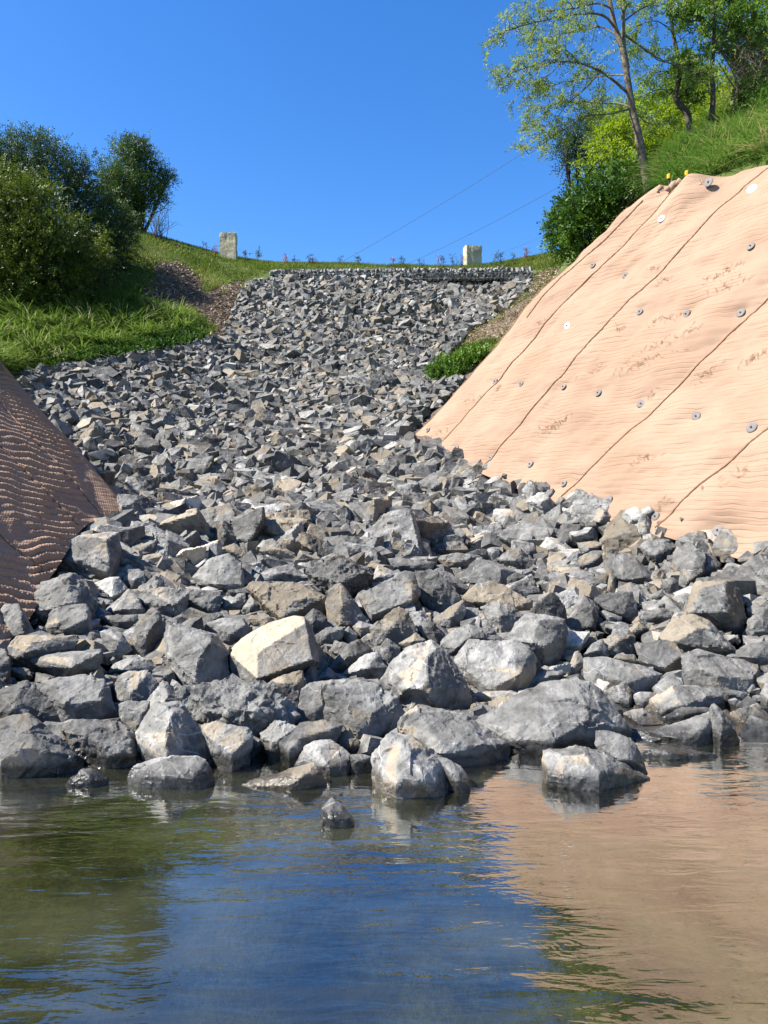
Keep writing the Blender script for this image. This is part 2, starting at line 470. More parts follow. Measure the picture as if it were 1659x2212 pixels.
for S, C, sg in ((SR, R_COLS, 1), (SL, L_COLS, 1)):
    a, b = S.at(*C[0][0]), S.at(*C[0][1]); e1 = S.at(*C[2][0]) - a; e1 -= S.n * e1.dot(S.n); e1 /= np.linalg.norm(e1)
    for s, dv in ((.12, -.1), (.3, -.3), (.45, -.42), (.62, -.3), (.8, -.12)):
        if S is SL: dv = .05
        GP.append(tuple(a + (b - a) * s + e1 * (dv - .05) - S.n * .55))
        GP.append(tuple(a + (b - a) * s + e1 * (dv - .75) - S.n * 1.3))
for x in (-28, -12, 0, 12, 28):
    GP.append((x, 45, 11.0)); GP.append((x, 62, 10.0))
    GP.append((x, 3.2, -.5)); GP.append((x, 0, -.75)); GP.append((x, -6, -.6))
GP += [(-26, 30, 10.5), (26, 28, 12.0), (-24, 12, 7.5), (26, 10, 8), (-14, 8.5, 4.5), (-14, 5, .2), (16, 6, 1.0)]
GP = np.array(GP)
# drop near-duplicates, then fit
keep = []
for i, p in enumerate(GP):
    if all((p[0] - GP[j][0]) ** 2 + (p[1] - GP[j][1]) ** 2 > .09 for j in keep): keep.append(i)
GP = GP[keep]
def _k(r2): return .5 * r2 * np.log(r2 + 1e-9)
_n = len(GP)
_r2 = ((GP[:, None, :2] - GP[None, :, :2]) ** 2).sum(-1)
_A = np.zeros((_n + 3, _n + 3)); _A[:_n, :_n] = _k(_r2) + np.eye(_n) * .25
_A[:_n, _n] = 1; _A[:_n, _n + 1:] = GP[:, :2]; _A[_n, :_n] = 1; _A[_n + 1:, :_n] = GP[:, :2].T
_w = np.linalg.solve(_A, np.concatenate([GP[:, 2], [0, 0, 0]]))
def gz(x, y):
    x = np.asarray(x, float); y = np.asarray(y, float); sh = x.shape
    x = x.ravel(); y = y.ravel(); out = np.empty(len(x))
    for i in range(0, len(x), 20000):
        X = x[i:i + 20000]; Y = y[i:i + 20000]
        r2 = (X[:, None] - GP[None, :, 0]) ** 2 + (Y[:, None] - GP[None, :, 1]) ** 2
        out[i:i + 20000] = _k(r2) @ _w[:_n] + _w[_n] + _w[_n + 1] * X + _w[_n + 2] * Y
    return out.reshape(sh)
_ds = np.linspace(2.5, 45, 900)
def ray_ground(u, v):
    x = _ds * (u - CX) / FPX; z = EYE + _ds * (CY - v) / FPX
    h = np.maximum(gz(x, _ds), -0.05 if v > CY + 350 else -9)
    k = np.nonzero(z <= h)[0]
    return _ds[k[0]] if len(k) else 45.0

RIP = [(590, 604), (540, 612), (515, 640), (500, 690), (480, 730), (400, 748), (300, 765), (200, 780), (70, 805), (45, 814), (-60, 950), (-400, 1100), (-400, 1800), (2200, 1800),
       (2200, 1280), (1659, 1165), (1430, 1118), (1300, 1085), (1200, 1055), (1100, 1030), (960, 985), (872, 950), (905, 905), (960, 866), (1000, 822), (958, 826), (930, 805), (988, 752), (1012, 714), (1069, 685), (1141, 628), (1148, 602)]
MATL = [(-300, 410), (0, 755), (148, 890), (256, 1024), (318, 1108), (215, 1135), (150, 1195), (122, 1250), (105, 1280), (50, 1355), (-60, 1420), (-700, 1700), (-1200, 900)]
MULCH = [(335, 570), (383, 566), (427, 592), (441, 636), (470, 621), (530, 603), (510, 650), (507, 701), (490, 735), (430, 742), (474, 712), (419, 672), (365, 668), (317, 654), (310, 621), (339, 607)]
MULCH_S = [(955, 818), (1010, 800), (1080, 740), (1110, 750), (900, 985), (850, 970), (900, 900)]
MULCH_R = [(1151, 590), (1141, 632), (1069, 690), (1012, 720), (1000, 745), (1070, 745), (1160, 660), (1215, 575)]

# ------------------------------------------------------------------ ground sheet
gx = np.concatenate([np.linspace(-160, -26, 24)[:-1], np.arange(-26, 26, .2), np.linspace(26, 160, 24)])
gy = np.concatenate([np.linspace(-60, -8, 12)[:-1], np.arange(-8, 40, .2), np.linspace(40, 300, 40)])
GX, GY = np.meshgrid(gx, gy)
cxx = np.clip(GX, -27, 27); cyy = np.clip(GY, -7, 60)
GZ = gz(cxx, cyy)
near_ = ((np.abs(GX) < 27) & (GY > 5) & (GY < 45))
GZ = GZ + near_ * .05 * fbm(np.stack([GX.ravel() * 1.2, GY.ravel() * 1.2, 0 * GX.ravel()], 1), 3).reshape(GX.shape)
GZ = np.where(GY < -9, np.maximum(GZ, -.4 + (-9 - GY) * .12), GZ)
_u, _v = proj(np.stack([GX.ravel(), GY.ravel(), GZ.ravel()], 1))
_st = (inpoly(_u, _v, RIP) & (_v < 1750)).reshape(GX.shape) & (GY > 4)
GZ = GZ - np.where(_st, np.interp(GY, [4.4, 5.2, 11, 14], [.12, .38, .30, .12]), 0)
V = np.stack([GX.ravel(), GY.ravel(), GZ.ravel()], 1)
nx, ny = len(gx), len(gy)
I = (np.arange(ny - 1)[:, None] * nx + np.arange(nx - 1)[None]).ravel()
F = np.stack([I, I + 1, I + nx + 1, I + nx], 1)
pu, pv = proj(V)
front = V[:, 1] > 2
stony = (_st.ravel() & front).astype(float)
mulch = ((inpoly(pu, pv, MULCH) | inpoly(pu, pv, MULCH_R) | inpoly(pu, pv, MULCH_S)) & front).astype(float)
grd = link("ground", make_mesh("ground", V, [F], {'stony': stony, 'mulch': mulch}, True), M['ground'])
tag(grd, kind='structure')

# ------------------------------------------------------------------ water
wx = np.linspace(-60, 60, 3); wy = np.linspace(-9, 9, 3)
WX, WY = np.meshgrid(wx, wy)
V = np.stack([WX.ravel(), WY.ravel(), 0 * WX.ravel()], 1)
I = np.array([0, 1, 3, 4]); F = np.stack([I, I + 1, I + 4, I + 3], 1)
wat = link("water", make_mesh("water", V, [F], None, True), M['water'])
tag(wat, kind='structure')

# ------------------------------------------------------------------ coir mats
def catmull(K, t):
    K = np.asarray(K, float); n = len(K)
    t = np.clip(np.asarray(t, float), 0, n - 1 - 1e-6); i = np.floor(t).astype(int); f = (t - i)[..., None]
    g = lambda j: K[np.clip(j, 0, n - 1)]
    p0, p1, p2, p3 = g(i - 1), g(i), g(i + 1), g(i + 2)
    p0 = np.where((i == 0)[..., None], 2 * p1 - p2, p0); p3 = np.where((i >= n - 2)[..., None], 2 * p2 - p1, p3)
    return .5 * (2 * p1 + (p2 - p0) * f + (2 * p0 - 5 * p1 + 4 * p2 - p3) * f ** 2 + (3 * p1 - p0 - 3 * p2 + p3) * f ** 3)

class Cloth:
    def __init__(s, S, cols, edge, side, amp, wave, seed, rot=0.0):
        s.S = S; s.T = np.array([S.at(*c[0]) for c in cols]); s.B = np.array([S.at(*c[1]) for c in cols])
        s.side = side; s.amp = amp; s.wave = wave; s.seed = seed
        s.edge = edge           # [(s, sideways offset in metres)] of the free edge
        s.L = np.linalg.norm(s.B[0] - s.T[0])
        e1 = s.T[2] - s.T[0]; e1 -= s.S.n * e1.dot(s.S.n); s.e1 = e1 / np.linalg.norm(e1); s.dim = []
        up = np.array([0, 0, 1.]) - S.n * S.n[2]; up /= np.linalg.norm(up); eh = np.cross(S.n, up); s.g = up * math.cos(rot) + eh * math.sin(rot); s.h = eh * math.cos(rot) - up * math.sin(rot)
        arc = np.concatenate([[0], np.cumsum(np.linalg.norm(np.diff((s.T + s.B) / 2, axis=0), axis=1))]); s.arc = arc
    def flat(s, t, q):
        a = catmull(s.T, t); b = catmull(s.B, t)
        p = a + (b - a) * q[..., None]
        dev = np.interp(q, [e[0] for e in s.edge], [e[1] for e in s.edge]) * np.exp(-t / .9)
        return p + dev[..., None] * s.e1
    def rise(s, t, q, x, y):
        """height of the cloth above its plane"""
        n3 = lambda f, sd, oc=3: fbm(np.stack([x.ravel() * f, y.ravel() * f, 0 * x.ravel()], 1), oc, s.seed + sd).reshape(x.shape)
        fr = t - np.floor(t)
        p_ = s.flat(t, q); w = p_ @ s.g; l = p_ @ s.h
        pillow = .035 * np.sin(np.pi * np.clip(fr, 0, 1)) ** .6
        broad = .085 * n3(.55, 1) + .02 * n3(2.2, 9)
        fold = .045 * np.abs(n3(1.1, 2)) * np.clip(1.35 - q * 1.5, .15, 1)
        ph = w * 2 * np.pi / s.wave + (3.6 * n3(.9, 3) + .55 * n3(3.0, 4) if s.side < 0 else 3.2 * n3(.9, 3) + 1.0 * n3(3.5, 4))
        a = s.amp * np.clip(.55 + .9 * n3(.8, 5), .08, 1.2)
        rip = a * (np.abs(np.sin(ph * .5)) ** .8) * np.clip(t / .35, .15, 1)
        rip = rip * (1 + .10 * np.sin(l * 2 * np.pi / .055 + 2 * n3(2, 7))) + .08 * a * n3(14, 6, 2)
        if s.side < 0: broad = broad * .55; pillow = pillow * .7
        for (xd, yd) in s.dim: rip = rip - .045 * np.exp(-((x - xd) ** 2 + (y - yd) ** 2) / .035)
        if s.side > 0: broad = broad + .16 * np.exp(-((t - 1.25 - .5 * q * 4) / .28) ** 2) * np.exp(-(q / .10) ** 2) - .14 * np.exp(-((t - 1.6 - .5 * q * 4) / .25) ** 2) * np.exp(-((q - .03) / .09) ** 2)
        roll = -.5 * np.clip(.35 - t, 0, 1) ** 2 * 1.6          # the free edge bends back to the ground
        top = -.55 * np.clip(.07 - q, 0, 1) * 2.5
        return pillow + broad + fold + rip + roll + top
    def pos(s, t, q):
        t = np.asarray(t, float); q = np.asarray(q, float)
        x = np.interp(t, np.arange(len(s.arc)), s.arc); y = q * s.L
        return s.flat(t, q) + s.rise(t, q, x, y)[..., None] * s.S.n
    def mesh(s, name, nt, nq, mat):
        t = np.linspace(0, len(s.T) - 1, nt) ; q = np.linspace(0, 1, nq)
        T, Q = np.meshgrid(t, q)
        V = s.pos(T, Q).reshape(-1, 3)
        x = np.interp(T, np.arange(len(s.arc)), s.arc); pf = s.flat(T, Q); uv = np.stack([(pf @ s.h).ravel(), (pf @ s.g).ravel()], 1)
        I = (np.arange(nq - 1)[:, None] * nt + np.arange(nt - 1)[None]).ravel()
        F = np.stack([I, I + nt, I + nt + 1, I + 1], 1)
        if s.side < 0: F = F[:, ::-1]
        return link(name, make_mesh(name, V, [F], None, True, uv), mat)
    def find(s, u, v):
        """cloth parameters (t,q) seen at a measured point of its plane"""
        p = s.S.at(u, v)
        tt, qq = np.meshgrid(np.linspace(0, len(s.T) - 1, 240), np.linspace(0, 1, 160))
        d = ((s.flat(tt, qq) - p) ** 2).sum(-1); i = d.argmin()
        return tt.ravel()[i], qq.ravel()[i]

def seam(cl, t, q0, q1, parent, wob=.03, sd=0):
    n = 150; q = np.linspace(q0, q1, n)
    y = q * cl.L
    tt = t + wob * fbm(np.stack([y * .9, 0 * y + t * 7, 0 * y + sd], 1), 2, 5)
    p = cl.pos(tt, q) + cl.S.n * .008
    r = .0075 + .0065 * np.abs(np.sin(y * 2 * np.pi / .16)) * (.5 + .5 * np.random.default_rng(sd).random(n))
    mb = MB(); mb.tube(p, r, 5); mb.build("seam_cord", M['seam'], parent)

def plate(pos, nrm, r, mat, parent, dark=True):
    z = Vector(nrm).normalized(); q = z.to_track_quat('Z', 'Y').to_matrix()
    k = 20; an = np.arange(k) / k * 2 * np.pi
    ring = lambda rr, h: np.stack([np.cos(an) * rr, np.sin(an) * rr, 0 * an + h], 1)
    V = np.concatenate([ring(r, 0), ring(r, .008), ring(r * .9, .014), ring(r * .35, .015), [[0, 0, .015]]])
    F = []
    for a in range(3):
        i = np.arange(k); F.append(np.stack([a * k + i, a * k + (i + 1) % k, (a + 1) * k + (i + 1) % k, (a + 1) * k + i], 1))
    tri = np.stack([3 * k + np.arange(k), 3 * k + (np.arange(k) + 1) % k, 0 * np.arange(k) + 4 * k], 1)
    R = np.array(q)
    me = make_mesh("anchor_plate", V @ R.T + np.asarray(pos), [np.concatenate(F), tri], None)
    o = link("anchor_plate", me, mat, parent)
    if dark:
        mb = MB(); p = np.asarray(pos); zz = np.asarray(z)
        mb.tube([p + zz * .01, p + zz * .035, p + zz * .04], [r * .18, r * .18, r * .08], 6)
        mb.build("bolt", M['zinc'], o)
    return o

# sideways offset of the free edge from the straight line, measured in the photo
cr = Cloth(SR, R_COLS, [(0, 0), (.18, -.12), (.4, -.42), (.62, -.30), (.8, -.12), (1, 0)], 1, .0055, .10, 11)

DISCS = [(1623, 408, .1, 1), (1436, 476, .085, 1), (1286, 579, .07, 0), (1349, 595, .075, 0), (1620, 532, .08, 0), (1386, 678, .075, 0), (1480, 674, .085, 0), (1597, 676, .085, 0), (1233, 709, .085, 1),
         (1070, 822, .085, 0), (1132, 834, .07, 0), (1219, 839, .07, 0), (1292, 847, .08, 0), (1379, 869, .085, 0), (1500, 899, .085, 0), (1632, 927, .095, 0), (924, 929, .08, 0), (994, 971, .085, 0),
         (1060, 987, .07, 0), (1139, 999, .085, 0), (1211, 1042, .08, 0), (1310, 1075, .09, 0), (1413, 1114, .08, 0), (1549, 1143, .09, 0)]
FOUND = [cr.find(u, v) for (u, v, r, w) in DISCS]
cr.dim = [(float(np.interp(t, np.arange(len(cr.arc)), cr.arc)), q * cr.L) for t, q in FOUND]
matR = cr.mesh("coir_mat", 560, 460, M['mat'])
tag(matR, "sunlit peach coir mat pinned over the steep right bank below the trees", "erosion mat")
for k, (t, a, b) in enumerate(((.0, .0, .99), (1, .02, .985), (2, .01, .985), (3, .01, .985), (4, .01, .985), (5, .01, .985), (.45, .05, .45))):
    seam(cr, t + .012, a, b, matR, .05 if t < 2 else .02, k)
for k, (u, v, r, w) in enumerate(DISCS):
    t, q = FOUND[k]; r = r * .74
    p = cr.pos(np.array(t), np.array(q)) + SR.n * .010
    n = SR.n + np.random.default_rng(k).normal(0, .10, 3) + (np.array([-.1, -.3, 0]) if w else 0)
    o = plate(p, n, r, M['white'] if w else M['zinc'], matR, k != 0)
    if w: o['label'] = "round anchor plate glinting bright white on the coir mat"
SLROT = math.radians(-8)
cl = Cloth(SL, L_COLS, [(0, -.12), (.5, -.16), (1, -.22)], -1, .040, .125, 29, SLROT)
matL = cl.mesh("coir_mat", 380, 460, M['mat'])
tag(matL, "shaded brown coir mat with sunlit ripples on the bank at the left edge", "erosion mat")
for k, t in enumerate((1, 2, 3, 4)):
    seam(cl, t + .01, .02, .985, matL, .03, 40 + k)
# the crumpled upper hem of the right mat
mb = MB()
r_ = np.random.default_rng(3)
for (u, v, w, h) in ((1455, 404, 30, 13), (1478, 398, 32, 15), (1500, 394, 26, 11), (1432, 412, 20, 10), (1520, 400, 18, 8)):
    dd_ = SR.at(u, v)[1] + .02; c = P(u, v, dd_); q = P(u + w / 2, v, dd_) - P(u - w / 2, v, dd_)
    pts = [c + q * (f - .5) + np.array([0, 0, .05 * math.sin(f * 7 + u)]) for f in np.linspace(0, 1, 9)]
    mb.tube(pts, [  .02 + h / FPX * 12.8 * .5 * math.sin(math.pi * (.1 + .8 * f)) * (1 + .3 * r_.normal()) for f in np.linspace(0, 1, 9)], 9)
mb.build("crumpled_hem", M['mat'], matR, True)
# dry grass clippings lying on the right mat
mb = MB(); g = np.random.default_rng(5)
for (x, y, n, sx, sy) in ((1200, 760, 60, 45, 10), (1220, 860, 90, 80, 18), (1110, 950, 80, 70, 16), (690, 1235, 80, 45, 12), (460, 1075, 30, 12, 10), (1460, 550, 60, 40, 8), (1370, 990, 40, 30, 20), (1600, 920, 60, 40, 12),
                          (1152, 535, 14, 8, 4), (1100, 1395, 40, 30, 10), (180, 1275, 25, 20, 8), (1480, 610, 40, 60, 10), (1010, 800, 20, 14, 6), (1200, 590, 26, 18, 8), (1115, 1090, 20, 12, 8), (1200, 1590, 25, 10, 12), (1540, 1460, 40, 60, 30), (650, 780, 20, 18, 8), (900, 980, 25, 40, 14), (340, 1120, 20, 20, 16)):
    u, v = 864 + .4792 * x, 328 + .4792 * y
    t0, q0 = cr.find(u, v); t1, q1 = cr.find(u + .4792 * sx, v - .4792 * sx * .38); dt, dq = t1 - t0, q1 - q0
    for i in range(int(n * .55)):
        a_ = g.normal(); tt, qq = t0 + a_ * dt + g.normal(0, .02), q0 + a_ * dq + g.normal(0, sy / 1400)
        p = cr.pos(np.array(tt), np.array(np.clip(qq, 0, 1))) + SR.n * .006
        d = g.normal(0, 1, 3); d -= SR.n * d.dot(SR.n); d /= np.linalg.norm(d)
        L = g.uniform(.03, .11)
        mb.tube([p - d * L / 2, p + SR.n * .012, p + d * L / 2], [.0015, .003, .001], 3)
tag(mb.build("dry_grass", M['straw']), "scattered brown dry grass clippings on the peach mat", "dry grass", None, 'stuff')

# ------------------------------------------------------------------ rocks
def polyhedron(r, nplanes, stretch, dmin=.55):
    """intersection of half spaces: crushed-stone shape with flat faces"""
    A = [(1, 0, 0), (-1, 0, 0), (0, 1, 0), (0, -1, 0), (0, 0, 1), (0, 0, -1)]
    A = [np.array(a, float) + r.normal(0, .16, 3) for a in A]
    B = list(r.uniform(.75, 1.0, 6))
    for _ in range(nplanes):
        a = r.normal(0, 1, 3); A.append(a / np.linalg.norm(a)); B.append(r.uniform(dmin, 1.02))
    A = np.array(A); A /= np.linalg.norm(A, axis=1, keepdims=True); B = np.array(B)
    Y = A / B[:, None]
    bm = bmesh.new()
    for y in Y: bm.verts.new(y)
    bmesh.ops.convex_hull(bm, input=bm.verts)
    pts = []
    for f in bm.faces:
        m = np.array([v.co for v in f.verts[:3]])
        try: pts.append(np.linalg.solve(m, np.ones(3)))
        except np.linalg.LinAlgError: pass
    bm.free()
    pts = np.array(pts); pts = pts[np.linalg.norm(pts, axis=1) < 1.9]
    return hull(pts * np.asarray(stretch))

def hull(pts):
    bm = bmesh.new()
    for p in pts: bm.verts.new(p)
    bmesh.ops.remove_doubles(bm, verts=bm.verts, dist=1e-4)
    res = bmesh.ops.convex_hull(bm, input=bm.verts)
    junk = [g for g in res['geom_interior'] if isinstance(g, bmesh.types.BMVert)]
    bmesh.ops.delete(bm, geom=list(set(junk)), context='VERTS')
    loose = [v for v in bm.verts if not v.link_faces]
    bmesh.ops.delete(bm, geom=loose, context='VERTS')
    bm.verts.index_update()
    V = np.array([v.co for v in bm.verts]); F = np.array([[v.index for v in f.verts] for f in bm.faces])
    bm.free()
    return V, F

def chip(V, F, g, n, depth):
    bm = bmesh.new()
    vs = [bm.verts.new(p) for p in V]
    for f in F: 
        try: bm.faces.new([vs[i] for i in f])
        except ValueError: pass
    bm.normal_update()
    c = V.mean(0); s = np.ptp(V, axis=0).mean()
    for _ in range(n):
        bm.edges.ensure_lookup_table(); bm.verts.ensure_lookup_table()
        if g.random() < .6:
            e = bm.edges[int(g.integers(len(bm.edges)))]
            d = sum((f.normal for f in e.link_faces), Vector())
        else:
            d = bm.verts[int(g.integers(len(bm.verts)))].normal.copy()
        d = Vector(np.array(d) + g.normal(0, .22, 3))
        if d.length < 1e-3: continue
        d.normalize()
        h = max(v.co.dot(d) for v in bm.verts)
        k = h - depth * s * g.uniform(.25, 1.0)
        bmesh.ops.bisect_plane(bm, geom=bm.verts[:] + bm.edges[:] + bm.faces[:], plane_co=d * k, plane_no=d, clear_outer=True)
        pts = np.array([v.co for v in bm.verts])
        Vn, Fn = hull(pts)
        bm.free(); bm = bmesh.new()
        vs = [bm.verts.new(p) for p in Vn]
        for f in Fn: bm.faces.new([vs[i] for i in f])
        bm.normal_update()
    bm.free()
    return Vn, Fn

T = {1: (0, 1680), 2: (450, 1680), 3: (900, 1680), 4: (1350, 1680), 5: (0, 1350), 6: (450, 1350), 7: (900, 1350), 8: (1420, 1350)}
